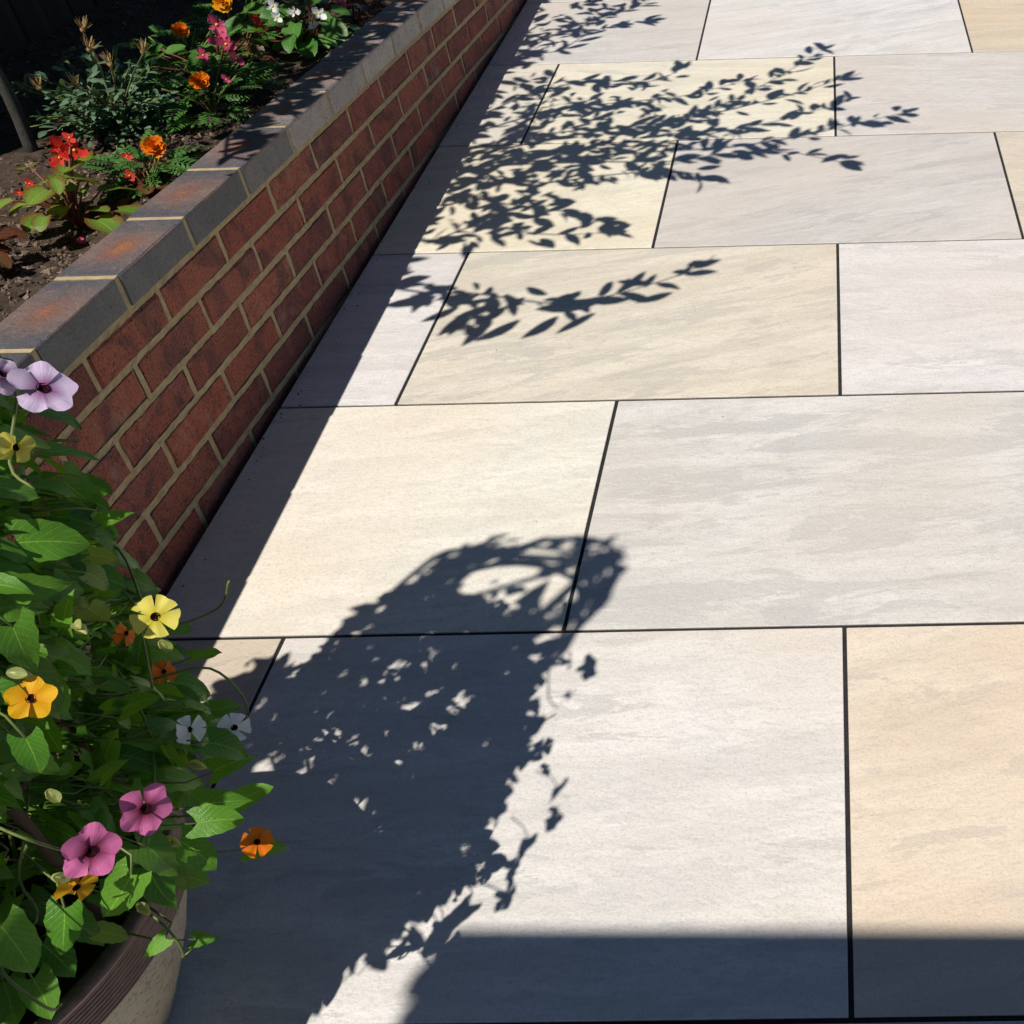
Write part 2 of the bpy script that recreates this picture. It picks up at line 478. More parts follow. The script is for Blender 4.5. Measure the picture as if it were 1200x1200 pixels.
M_BEGD = leaf_mat('dark_begonia_leaf', (0.09, 0.035, 0.02), (0.13, 0.075, 0.025), edge=(0.16, 0.025, 0.02), transl=0.25, rough=0.3)
M_MARL = leaf_mat('marigold_leaf', (0.04, 0.13, 0.025), (0.085, 0.2, 0.04), transl=0.2, vein=0.1)
M_GLAUC = leaf_mat('glaucous_leaf', (0.055, 0.12, 0.06), (0.13, 0.22, 0.13), transl=0.12, vein=0.15)
M_DRYLEAF = leaf_mat('straw_blade', (0.26, 0.15, 0.06), (0.52, 0.36, 0.17), transl=0.15, rough=0.7, vein=0.1)
M_EYE = simple('dark_eye', (0.010, 0.003, 0.004), (0.025, 0.005, 0.006), 60, 0.95, 0.1, 0.0005, spec=0.05)
M_BRACT = leaf_mat('pale_bract', (0.26, 0.32, 0.09), (0.36, 0.40, 0.15), transl=0.3, vein=0.3)
P_PINK = petal_mat('pink_petal', (0.17, 0.012, 0.045), (0.78, 0.20, 0.44))
P_LILAC = petal_mat('lilac_petal', (0.30, 0.10, 0.27), (0.76, 0.60, 0.82))
P_YELLOW = petal_mat('lemon_petal', (0.62, 0.52, 0.03), (0.78, 0.69, 0.13))
P_AMBER = petal_mat('amber_petal', (0.80, 0.34, 0.005), (0.86, 0.46, 0.012))
P_ORANGE = petal_mat('orange_petal', (0.72, 0.14, 0.005), (0.82, 0.20, 0.006))
P_WHITE = petal_mat('white_petal', (0.78, 0.78, 0.70), (0.86, 0.86, 0.84))
P_RED = petal_mat('red_petal', (0.62, 0.025, 0.010), (0.70, 0.035, 0.022))
P_CORAL = petal_mat('rose_petal', (0.55, 0.03, 0.10), (0.72, 0.10, 0.22))
P_MARI = petal_mat('marigold_petal', (0.62, 0.10, 0.004), (0.80, 0.22, 0.008))
P_MARIY = petal_mat('marigold_gold_petal', (0.75, 0.22, 0.005), (0.85, 0.40, 0.01))
M_POLLEN = simple('yellow_stamens', (0.75, 0.45, 0.02), (0.85, 0.6, 0.05), 50, 0.7)

def pot_mat():
    m, nt, b, out = newmat('speckled_stoneware')
    tc = N(nt, 'ShaderNodeTexCoord'); v = tc.outputs['Object']
    c = mixc(nt, noise_n(nt, v, 9, 4), (0.36, 0.30, 0.205), (0.47, 0.41, 0.30))
    sp = noise_n(nt, mapping(nt, v, (1, 1, 1.8)), 105, 3, 0.65, 1.2)
    c = mixc(nt, ramp(nt, sp, [(0.555, 0.0), (0.615, 0.85)]), c, (0.10, 0.075, 0.045))
    nt.links.new(c, b.inputs['Base Color'])
    b.inputs['Roughness'].default_value = 0.6
    bump(nt, b, sp, 0.4, 0.002)
    return m
M_POT = pot_mat()

# ------------------------------------------------------------------ setting: ground and paving
g = MB(); g.add([(-60, -60, -0.16), (60, -60, -0.16), (60, 60, -0.16), (-60, 60, -0.16)], [(0, 1, 2, 3)])
tag(g.build('ground', M_EARTH, smooth=False), kind='structure')

W, D, J = 0.905, 0.605, 0.0068
XE = -1.141
pav = empty('pavement'); tag(pav, kind='structure')
gb = MB(); gb.box((0.95, 1.5, -0.0530), (4.16, 9.6, 0.10)); gb.build('joint_bed', M_GROUT, pav, smooth=False)
def lin(c): return tuple((x / 255 / 12.92 if x <= 10 else ((x / 255 + 0.055) / 1.055) ** 2.4) for x in c)
K = 0.86
tone = {                                # (row, k) -> sunlit tone in the photograph
    (-1, -2): (206, 186, 160), (-1, -1): (222, 213, 204), (-1, 0): (226, 203, 174), (-1, 1): (214, 205, 196),
    (0, -2): (232, 222, 203), (0, -1): (215, 208, 199), (0, 0): (224, 205, 176),
    (1, -2): (220, 212, 208), (1, -1): (221, 206, 180), (1, 0): (221, 213, 210),
    (2, -2): (232, 219, 188), (2, -1): (208, 199, 191), (2, 0): (219, 200, 174),
    (3, -2): (222, 210, 190), (3, -1): (231, 218, 188), (3, 0): (214, 203, 193),
    (4, -2): (211, 203, 196), (4, -1): (222, 214, 208), (4, 0): (220, 196, 160),
    (-2, -2): (214, 204, 190), (-2, -1): (208, 198, 190), (-2, 0): (222, 212, 200),
}
pal = [(222, 213, 204), (211, 202, 193), (221, 206, 180), (229, 216, 178), (206, 190, 168), (216, 208, 204)]
slab_cache = {}
TH = 0.022
for i in range(-5, 9):
    x0 = -2 * W if i % 2 else -1.5 * W
    for k in range(6):
        a, c = x0 + k * W + J / 2, x0 + (k + 1) * W - J / 2
        a = max(a, XE)
        if c - a < 0.1 or a > 2.6: continue
        key = round(c - a, 3)
        if key not in slab_cache:
            mb = MB(); V, F, _ = bevel_box(c - a, D - J, TH, 0.0010); mb.add(V, F)
            slab_cache[key] = mb.mesh('paving_slab', M_SLAB, smooth=False)
        o = ob('paving_slab', slab_cache[key], pav)
        o.location = ((a + c) / 2, (i + 0.5) * D, -TH / 2 + random.uniform(-0.0006, 0.0006))
        o.rotation_euler = (random.uniform(-1, 1) * 0.0008, random.uniform(-1, 1) * 0.0006, random.uniform(-1, 1) * 0.0006)
        t = tone.get((i, k - 2), random.choice(pal)); gm = sum(t) / 3
        t = lin([gm + (q - gm) * 0.78 + 1.5 for q in t]); t = (t[0] * 1.0, t[1] / 0.986, t[2] / 0.985)
        o.color = (t[0] * K, t[1] * K, t[2] * K, {(0, -1): 0.72, (1, -1): 0.6, (1, 0): 0.5, (-1, -1): 0.35, (0, -2): 0.1, (2, -2): 0.1, (3, -1): 0.1}.get((i, k - 2), 0.4))

# ------------------------------------------------------------------ garden wall (courses fall away from the patio's slope)
WX, WY0, WZ0, SL = -1.155, 0.1468, 0.4693, -0.0759
PITCH, CH, JT = 0.2277, 0.0708, 0.0105
def top_z(y): return WZ0 + SL * (y - WY0)
def soil_z(y): return top_z(y) - 0.085
wall = empty('garden_wall', (WX, WY0, WZ0), (math.atan(SL), 0, 0))
tag(wall, 'low red brick wall with dark blue coping retaining the flower bed', 'wall')
DEP = 0.1025
Y_A, Y_B = -13, 27                       # brick numbers along the wall
bm_set = []
for s in range(8):
    mb = MB(); V, F, _ = bevel_box(DEP, PITCH - JT, CH - JT, 0.0042, 0.0024, s); mb.add(V, F)
    bm_set.append(mb.mesh('brick', M_BRICK, smooth=False))
cop_set = []
for s in range(6):
    mb = MB(); V, F, _ = bevel_box(DEP + 0.002, PITCH - JT, 0.0585, 0.0026, 0.0012, 40 + s); mb.add(V, F)
    cop_set.append(mb.mesh('coping_brick', M_COP, smooth=False))
mor = MB()
def mortar_strip(y0, y1, z0, z1, x, nx, seed):
    """rough pointed face between z0 and z1, facing +-x, or the top face when z0==z1"""
    n = max(2, int((y1 - y0) / 0.010)); m = 3
    V, F = [], []
    for a in range(n + 1):
        for c in range(m + 1):
            y = y0 + (y1 - y0) * a / n; z = z0 + (z1 - z0) * c / m
            d = noise.noise(Vector((y * 60, z * 90, seed))) * 0.0022 + noise.noise(Vector((y * 190, z * 190, seed))) * 0.0012
            V.append((x + nx * d, y, z))
    for a in range(n):
        for c in range(m):
            q = a * (m + 1) + c
            f = (q, q + m + 1, q + m + 2, q + 1)
            F.append(f if nx > 0 else tuple(reversed(f)))
    mor.add(V, F)
REC = 0.0035
y0w, y1w = Y_A * PITCH, Y_B * PITCH
nc = 7
zlow = -(0.064 + CH * nc)
# a solid core so the wall is closed, and rough joints in front of it
mor.box(((-DEP) / 2, (y0w + y1w) / 2, (zlow - 0.006) / 2 - 0.003), (DEP - 2 * REC - 0.006, y1w - y0w, -zlow - 0.002))
beds = [-(0.064 + CH * k) for k in range(nc + 1)]
for z in beds:
    mortar_strip(y0w, y1w, z - JT * 0.62, z + JT * 0.62, -REC, 1, z * 31)
offs = [0.084, 0.182, 0.066, 0.160, 0.052, 0.168, 0.06]
for n in range(Y_A, Y_B):
    yc = n * PITCH                       # coping joint: front, top and back
    j = random.uniform(-0.0008, 0.0008)
    mortar_strip(yc - JT * 0.6, yc + JT * 0.6, -0.064, -0.004, -REC + 0.001, 1, n)
    mor.box((-DEP / 2, yc + j, -0.030), (DEP - 0.004, JT * 1.04, 0.0560))
    for k in range(nc):
        yj = yc + offs[k]
        zt, zb = beds[k], beds[k + 1]
        mortar_strip(yj - JT * 0.6, yj + JT * 0.6, zb, zt, -REC - 0.0002, 1, n * 7 + k)
mor.build('mortar', M_MORTAR, wall, smooth=False)
for n in range(Y_A, Y_B):
    o = ob('coping_brick', cop_set[n % 6], wall)
    o.location = (-DEP / 2 + random.uniform(-0.0008, 0.0008), (n + 0.5) * PITCH, -0.0585 / 2 + random.uniform(-0.0008, 0.0006))
    o.rotation_euler = (random.uniform(-1, 1) * 0.003, random.uniform(-1, 1) * 0.003, random.uniform(-1, 1) * 0.003)
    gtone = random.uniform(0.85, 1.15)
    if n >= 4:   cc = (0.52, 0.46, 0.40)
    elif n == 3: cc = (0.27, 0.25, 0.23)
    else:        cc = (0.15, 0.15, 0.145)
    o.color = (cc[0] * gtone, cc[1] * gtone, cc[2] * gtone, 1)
    for k in range(nc):
        b_ = ob('brick', bm_set[(n * 3 + k * 5) % 8], wall)
        b_.location = (-DEP / 2 + random.uniform(-0.0018, 0.0008), (n + 0.5) * PITCH + offs[k], (beds[k] + beds[k + 1]) / 2 + random.uniform(-0.0006, 0.0006))
        b_.rotation_euler = (random.uniform(-1, 1) * 0.004, 0, random.uniform(-1, 1) * 0.005)

# ------------------------------------------------------------------ soil bed
sb = MB()
nx_, ny_ = 56, 150
sx0, sx1, sy0, sy1 = -2.42, WX - DEP + 0.006, -2.6, 5.8
def soil_h(x, y):
    return soil_z(y) + 0.022 * noise.noise(Vector((x * 5, y * 5, 3))) + 0.011 * noise.noise(Vector((x * 22, y * 22, 8))) + 0.05 * max(0, (-x - 1.7)) * 0.4
V = []; F = []
for a in range(nx_ + 1):
    for c in range(ny_ + 1):
        x = sx0 + (sx1 - sx0) * a / nx_; y = sy0 + (sy1 - sy0) * c / ny_
        V.append((x, y, soil_h(x, y)))
for a in range(nx_):
    for c in range(ny_):
        q = a * (ny_ + 1) + c
        F.append((q, q + ny_ + 1, q + ny_ + 2, q + 1))
sb.add(V, F)
tag(sb.build('soil', M_SOIL), kind='structure')
cr = MB()
for i in range(5200):
    y = random.uniform(0.05, 2.9); x = random.uniform(-2.3, WX - DEP - 0.004)
    if i > 2600: y = random.uniform(0.2, 1.3); x = random.uniform(-1.75, WX - DEP - 0.004)
    s = random.uniform(0.002, 0.0065) * (1.6 if random.random() < 0.12 else 1)
    z = soil_h(x, y) + s * 0.3
    R = Matrix.Translation((x, y, z)) @ Matrix.Rotation(random.uniform(0, 6.28), 4, rv(1).normalized())
    sc = (s * random.uniform(0.7, 1.9), s, s * random.uniform(0.35, 0.9))
    P = [(1, 0, 0), (-1, 0.1, 0), (0, 1, 0.2), (0.1, -1, 0), (0, 0.1, 1), (0, 0, -1)]
    cr.add([R @ Vector((q[0] * sc[0] * random.uniform(.7, 1.2), q[1] * sc[1] * random.uniform(.7, 1.2), q[2] * sc[2])) for q in P],
           [(0, 2, 4), (2, 1, 4), (1, 3, 4), (3, 0, 4), (2, 0, 5), (1, 2, 5), (3, 1, 5), (0, 3, 5)])
tag(cr.build('bark_crumbs', M_CRUMB, smooth=False), 'loose brown bark crumbs scattered over the bed soil', 'mulch', kind='stuff')

# ------------------------------------------------------------------ fence behind the bed
fence = empty('timber_fence', (-2.33, 1.6, 0.1))
tag(fence, 'dark stained timber fence in shade behind the flower bed', 'fence')
fb = MB(); fb.add(*bevel_box(0.018, 0.118, 1.75, 0.003)[:2]); fb = fb.mesh('fence_board', M_FENCE, False)
for i in range(60):
    o = ob('fence_board', fb, fence); o.location = (random.uniform(-0.004, 0.004), -3.6 + i * 0.124, 0.95 + random.uniform(-0.01, 0.01))
for z in (0.35, 1.55):
    r = MB(); r.box((-0.045, 0.06, z), (0.05, 7.5, 0.08)); r.build('rail', M_FENCE, fence, False)
for y in (-3.0, -1.2, 0.6, 2.4, 3.7):
    r = MB(); r.box((-0.10, y, 0.9), (0.06, 0.09, 1.9)); r.build('post', M_FENCE, fence, False)

# ------------------------------------------------------------------ added canopy, unseen behind the camera, put in to cast the straight shadow
caster = empty('shadow_canopy', (0.2, -2.4, 0), (0, 0, -0.02))
tag(caster, 'added flat canopy, out of view, casting the straight shadow across the nearest slabs', 'canopy')
PX0, PX1, PY1 = -1.412, 1.9, 0.835
r = MB(); r.box(((PX0 + PX1) / 2, PY1 - 0.75, 2.385), (PX1 - PX0, 1.5, 0.03)); r.build('roof_deck', M_GROUT, caster, False)
r = MB(); r.box(((PX0 + PX1) / 2, PY1 - 0.012, 2.31), (PX1 - PX0 + 0.004, 0.024, 0.118)); r.build('fascia', M_CASTER, caster, False)
r = MB(); r.box((PX0 + 0.012, PY1 - 0.77, 2.31), (0.024, 1.46, 0.118)); r.build('fascia', M_CASTER, caster, False)
for x in (PX0 + 0.16, PX1 - 0.16):
    r = MB(); r.box((x, PY1 - 1.2, 1.12), (0.09, 0.09, 2.5)); r.build('post', M_CASTER, caster, False)
r = MB(); r.tube([(PX0 + 0.125, PY1 - 0.03, 2.40), (PX0 + 0.165, PY1 - 0.03, 2.412), (PX0 + 0.205, PY1 - 0.03, 2.40)], [0.012, 0.02, 0.012], 8); r.build('shadow_knob', M_GROUT, caster)  # knob added to put a small bump in the canopy's shadow edge

# ------------------------------------------------------------------ leaf and petal shapes
def leaf_tpl(wf, back=0.0, fold=0.12, curl=0.25, tooth=0.0, rows=6, seed=0, ripple=0.02, cols=2):
    """unit leaf: base at the origin, tip at y=1, upper side +z; wf(t) half width; back: how far base lobes reach behind"""
    r = random.Random(seed)
    V, UV, F = [], [], []
    nc_ = 2 * cols + 1
    asym = r.uniform(-0.05, 0.05)
    for i in range(rows + 1):
        t = i / rows
        for k in range(-cols, cols + 1):
            e = abs(k) / cols
            w = wf(t) * (1 + (tooth if i % 2 else -tooth) * e)
            x = k / cols * w + asym * math.sin(t * 3.14)
            y = t - back * (e ** 1.5) * max(0.0, 1 - t * 2.2)
            z = fold * abs(x) - curl * t * t + ripple * e * math.sin(t * 9 + seed + k)
            V.append((x, y, z)); UV.append((0.5 + 0.5 * k / cols, y))
    for i in range(rows):
        for k in range(nc_ - 1):
            q = i * nc_ + k
            F.append((q, q + 1, q + nc_ + 1, q + nc_))
    return V, F, UV

def heart(t): return max(0.004, 0.45 * (1 - t) ** 0.85 * (0.74 + 1.15 * t)) if t > 0.01 else 0.30
def arrow(t): return max(0.004, float(np.interp(t, [0, .12, .3, .5, .7, .85, 1], [0.28, 0.37, 0.33, 0.27, 0.18, 0.09, 0.0])))
def lance(t): return max(0.003, 0.175 * math.sin(math.pi * min(1, t * 0.93 + 0.05)) ** 0.8)
def ovalw(t): return max(0.003, 0.34 * math.sin(math.pi * min(1, t * 0.92 + 0.06)) ** 0.65)
def spat(t): return max(0.003, 0.05 + 0.15 * math.sin(math.pi * min(1, t * t * 0.95 + 0.02)))
def roundw(t): return max(0.01, 0.48 * math.sin(math.pi * min(1, t * 0.88 + 0.10)) ** 0.55)

THUN = [leaf_tpl(heart, 0.22, 0.16, 0.20, 0.03, 6, 1, 0.02), leaf_tpl(arrow, 0.26, 0.22, 0.28, 0.05, 6, 2, 0.025),
        leaf_tpl(heart, 0.24, 0.05, 0.12, 0.05, 6, 3, 0.03), leaf_tpl(arrow, 0.20, 0.28, 0.40, 0.03, 6, 4, 0.02)]
SHR = [leaf_tpl(lance, 0, 0.2, 0.15, 0, 4, 1, 0, 1), leaf_tpl(lance, 0, 0.3, 0.3, 0, 4, 2, 0, 1), leaf_tpl(lambda t: lance(t) * 1.35, 0, 0.3, 0.25, 0, 4, 3, 0, 1)]
BEG = [leaf_tpl(roundw, 0.14, 0.18, 0.18, 0.02, 6, 5, 0.02), leaf_tpl(roundw, 0.16, 0.3, 0.3, 0.02, 6, 6, 0.03), leaf_tpl(ovalw, 0.05, 0.25, 0.2, 0.02, 6, 7, 0.02)]
SPA = [leaf_tpl(spat, 0, 0.3, 0.15, 0, 4, 8, 0, 1), leaf_tpl(spat, 0, 0.3, 0.35, 0, 4, 9, 0, 1)]

def petal_tpl(w0, w1, r0, notch=0.06, cup=0.1, rows=5, cols=3, seed=0, wave=0.02, roundness=0.0):
    r = random.Random(seed)
    V, UV, F = [], [], []
    nn = 2 * cols + 1
    for i in range(rows + 1):
        t = i / rows
        for k in range(-cols, cols + 1):
            e = k / cols
            w = w0 + (w1 - w0) * t ** 0.8
            w *= 1 - roundness * max(0, t - 0.55) ** 2 * 2.2
            x = e * w
            y = r0 + (1 - r0) * t
            y -= t ** 3 * (roundness * 0.5 * e * e + notch * (1 - abs(e)) ** 2 + 0.05 * abs(e) ** 4)
            z = cup * t * t + wave * t * math.sin(e * 4 + seed) + 0.05 * e * e * t
            V.append((x, y, z)); UV.append((0.5 + e * 0.5, t))
    for i in range(rows):
        for k in range(nn - 1):
            q = i * nn + k
            F.append((q, q + 1, q + nn + 1, q + nn))
    return V, F, UV

def mesh_of(tpl, name, mat, smooth=True):
    mb = MB(); mb.add(*tpl); return mb.mesh(name, mat, smooth)

# ------------------------------------------------------------------ big pot with climbing black-eyed vine
AX = Vector((-0.92, -0.60, 0))
pot = empty('plant_pot', (AX.x, AX.y, 0))
tag(pot, 'speckled beige stoneware pot with ribbed brown rim, cut off by the corner', 'plant pot')
def lathe(prof, n=72):
    V, F = [], []
    for (r_, z) in prof:
        for k in range(n):
            t = 2 * math.pi * k / n
            V.append((r_ * math.cos(t), r_ * math.sin(t), z))
    for i in range(len(prof) - 1):
        for k in range(n):
            k2 = (k + 1) % n
            F.append((i * n + k, i * n + k2, (i + 1) * n + k2, (i + 1) * n + k))
    return V, F
mb = MB(); mb.add(*lathe([(0.0, 0.002), (0.095, 0.002), (0.102, 0.006), (0.118, 0.04), (0.143, 0.09), (0.166, 0.14), (0.186, 0.19), (0.199, 0.23), (0.203, 0.247)])); mb.build('pot_body', M_POT, pot)
rp = [(0.202, 0.245)]
for i in range(9):
    z = 0.248 + i * 0.0056
    rp += [(0.2085 + i * 0.0004, z), (0.2115 + i * 0.0004, z + 0.0018), (0.2115 + i * 0.0004, z + 0.0036), (0.2085 + i * 0.0004, z + 0.0052)]
rp += [(0.216, 0.299), (0.217, 0.304), (0.213, 0.308), (0.203, 0.307), (0.197, 0.303), (0.192, 0.29), (0.188, 0.25)]
mb = MB(); mb.add(*lathe(rp, 96)); mb.build('rim', M_RIM, pot)
mb = MB()
V, F = lathe([(0.0, 0.268), (0.05, 0.266), (0.1, 0.262), (0.15, 0.258), (0.191, 0.252)], 40)
V = [(x, y, z + 0.008 * noise.noise(Vector((x * 40, y * 40, 1)))) for x, y, z in V]
mb.add(V, F); mb.build('compost', M_POTSOIL, pot)

obel = empty('willow_obelisk', (AX.x, AX.y, 0.26))
tag(obel, 'dark willow cane obelisk standing in the pot inside the vine', 'plant support')
TIP = 1.76
def cane(th):
    q = 1.0 - 0.60 * max(0.0, math.cos(th + math.radians(33.5)))
    r0_, r1_ = 0.165, 0.15
    c, s = math.cos(th), math.sin(th)
    return curve_pts([(c * r0_, s * r0_, -0.05), (c * 0.19, s * 0.19, 0.45), (c * 0.205 * q, s * 0.205 * q, 0.90), (c * 0.17 * q, s * 0.17 * q, 1.19), (c * 0.015, s * 0.015, TIP - 0.30)], 24)
for k in range(6):
    mb = MB(); mb.tube(cane(math.radians(-5 + 60 * k)), [0.0055] * 25, 6); mb.build('cane', M_CANE, obel)
for z, r_ in ((0.22, 0.183), (0.62, 0.200), (0.98, 0.205), (1.20, 0.17)):
    mb = MB()
    pts = [(r_ * math.cos(t) * (1 - (0.58 if z > 0.9 else 0.1) * max(0, math.cos(t + 0.585))), r_ * math.sin(t) * (1 - (0.58 if z > 0.9 else 0.1) * max(0, math.cos(t + 0.585))), z + 0.012 * math.sin(3 * t + z * 9)) for t in [2 * math.pi * q / 36 for q in range(37)]]
    mb.tube(pts, 0.0055, 6); pts2 = [(x * 1.02, y * 1.02, z2 + 0.010 * math.sin(9 * i)) for i, (x, y, z2) in enumerate(pts)]
    mb.tube(pts2, 0.004, 5); mb.build('hoop', M_CANE, obel)
mb = MB(); mb.tube([(0, 0, TIP - 0.36), (0, 0, TIP - 0.28)], [0.022, 0.018], 8); mb.build('tip_binding', M_CANE, obel)
# an arched cane looping out on the patio side, seen in the shadow
PERP = Vector((0.83, -0.55, 0))
mb = MB(); mb.tube(curve_pts([PERP * 0.10 + Vector((0, 0, 0.75)), PERP * 0.088 + Vector((0, 0, 0.98)), PERP * 0.09 + Vector((0, 0, 1.10)), PERP * 0.07 + Vector((0, 0, 1.22)), PERP * 0.036 + Vector((0, 0, 1.32)), (0, 0, 1.44)], 20), 0.006, 6); mb.build('cane', M_CANE, obel)

for w_ in (0.0, 0.03):
    mb = MB(); mb.tube(curve_pts([PERP * (-0.235 + w_) + Vector((0, 0, 0.80)), PERP * (-0.25 + w_) + Vector((0, 0, 1.10)), PERP * (-0.235 + w_) + Vector((0, 0, 1.24)), PERP * (-0.14 + w_ * 0.5) + Vector((0, 0, 1.33)), (0, 0, 1.46)], 20), 0.0065, 6); mb.build('cane', M_CANE, obel)
vine = empty('climbing_vine', (AX.x, AX.y, 0.26))
tag(vine, 'leafy climbing vine with pink, yellow, orange, white and lilac dark-eyed flowers in the pot', 'climbing plant')
VO = Vector((AX.x, AX.y, 0.26))
st = MB()
for k in range(16):
    th = random.uniform(0, 6.28); pts = []; zm = random.uniform(0.85, 1.05)
    for i in range(26):
        t = i / 25; z = t * zm + random.uniform(-0.004, 0.004)
        rr = 0.05 + 0.13 * min(1, t * 4) - 0.36 * max(0, t - 0.62)
        pts.append((rr * math.cos(th + t * 4.2), rr * math.sin(th + t * 4.2), z))
    st.tube(pts, [0.0022] * 26, 5)
st.build('stems', M_STEM, vine)

# how the camera sees a point: only used to pick which leaves are large enough to be parts of their own
cmi = (Matrix.Translation(cam.location) @ cam.rotation_euler.to_matrix().to_4x4()).inverted()
def pix(P_):
    q = cmi @ Vector(P_)
    if q.z > -0.05: return None
    return (971.9 + 1273.9 * q.x / -q.z, 543.2 - 1273.9 * q.y / -q.z, -q.z)

def settle(q, dist=0.13):
    q = Vector(q)
    if q.y > -0.57 and q.z > 0.45: q += (q - CAM).normalized() * dist
    return q
def col_center(z):                       # the foliage leans away from the patio side higher up
    if z > 1.53: return AX
    return AX - PERP * float(np.interp(z, [0.7, 0.9, 1.04, 1.2, 1.5], [0.0, 0.045, 0.075, 0.10, 0.12]))
def col_r(z, ang):
    near = min(1.0, 1.6 * max(0.0, 1 - abs(((ang + 33.5 + 180) % 360) - 180) / 75.0))     # 1 on the patio side
    if z > 1.53: return 0.055
    r0 = float(np.interp(z, [0.27, 0.62, 0.85, 0.95, 1.05, 1.2, 1.5], [0.29, 0.295, 0.295, 0.235, 0.175, 0.14, 0.115]))
    r1 = float(np.interp(z, [0.27, 0.45, 0.54, 0.66, 0.76, 0.85, 0.95, 1.05, 1.2, 1.5], [0.19, 0.195, 0.205, 0.245, 0.21, 0.18, 0.165, 0.15, 0.13, 0.11]))
    return r0 + (r1 - r0) * near
leaves = []
tries = 0
while len(leaves) < 3400 and tries < 60000:
    tries += 1
    z = random.uniform(0.27, 1.72)
    if z > 0.95 and random.random() < (0.58 if z < 1.2 else 0.84 if z < 1.53 else 0.86): continue
    th = random.uniform(0, 2 * math.pi)
    rr = col_r(z, math.degrees(th)) * random.uniform(0.42, 1.0) ** 0.6
    c = col_center(z)
    P_ = Vector((c.x + rr * math.cos(th), c.y + rr * math.sin(th), z))
    d = P_ - Vector((AX.x, AX.y, z))
    ang = math.degrees(math.atan2(d.y, d.x))
    if -100 < ang < 3 and z < 0.45 + 0.05 * random.random(): continue
    if z < 0.60 and P_.x < -1.115: continue
    if noise.noise(Vector((P_.x * 7, P_.y * 7, P_.z * 7))) > (0.20 if P_.z < 0.8 else 0.02): continue
    size = random.choice([0.020, 0.026, 0.031, 0.036, 0.040, 0.045]) * random.uniform(0.85, 1.15)
    out_ = d.normalized() if d.length > 1e-4 else Vector((1, 0, 0))
    nrm = out_ * 0.45 + Vector((0, 0, 0.55)) + SUN * 0.5 + rv(0.42)
    tip = out_ * 0.55 + Vector((0, 0, -0.75)) + rv(0.5)
    leaves.append((frame(P_, tip, nrm, size), size, random.randrange(4)))
for _ in range(420):                     # young leaves on the outside of the patio side
    z = random.uniform(0.40, 0.92); ang = random.uniform(-75, 75); th = math.radians(ang)
    if -100 < ang < 3 and z < 0.47: continue
    rr = col_r(z, ang) * random.uniform(0.85, 1.03)
    c = col_center(z)
    P_ = Vector((c.x + rr * math.cos(th), c.y + rr * math.sin(th), z)); out_ = Vector((math.cos(th), math.sin(th), 0))
    leaves.append((frame(P_, out_ * 0.6 + Vector((0, 0, -0.5)) + rv(0.6), out_ * 0.3 + Vector((0, 0, 0.6)) + SUN * 0.6 + rv(0.45), random.uniform(0.016, 0.036)), 0.03, random.randrange(4)))
for _ in range(110):                     # leaves low inside the rim
    th = random.uniform(0, 6.28); rr = 0.17 * random.random() ** 0.5
    P_ = Vector((AX.x + rr * math.cos(th), AX.y + rr * math.sin(th), random.uniform(0.29, 0.43))); out_ = Vector((math.cos(th), math.sin(th), 0))
    leaves.append((frame(P_, out_ * 0.5 + Vector((0, 0, -0.2)) + rv(0.5), Vector((0, 0, 0.8)) + SUN * 0.4 + rv(0.35), random.uniform(0.025, 0.045)), 0.03, random.randrange(4)))
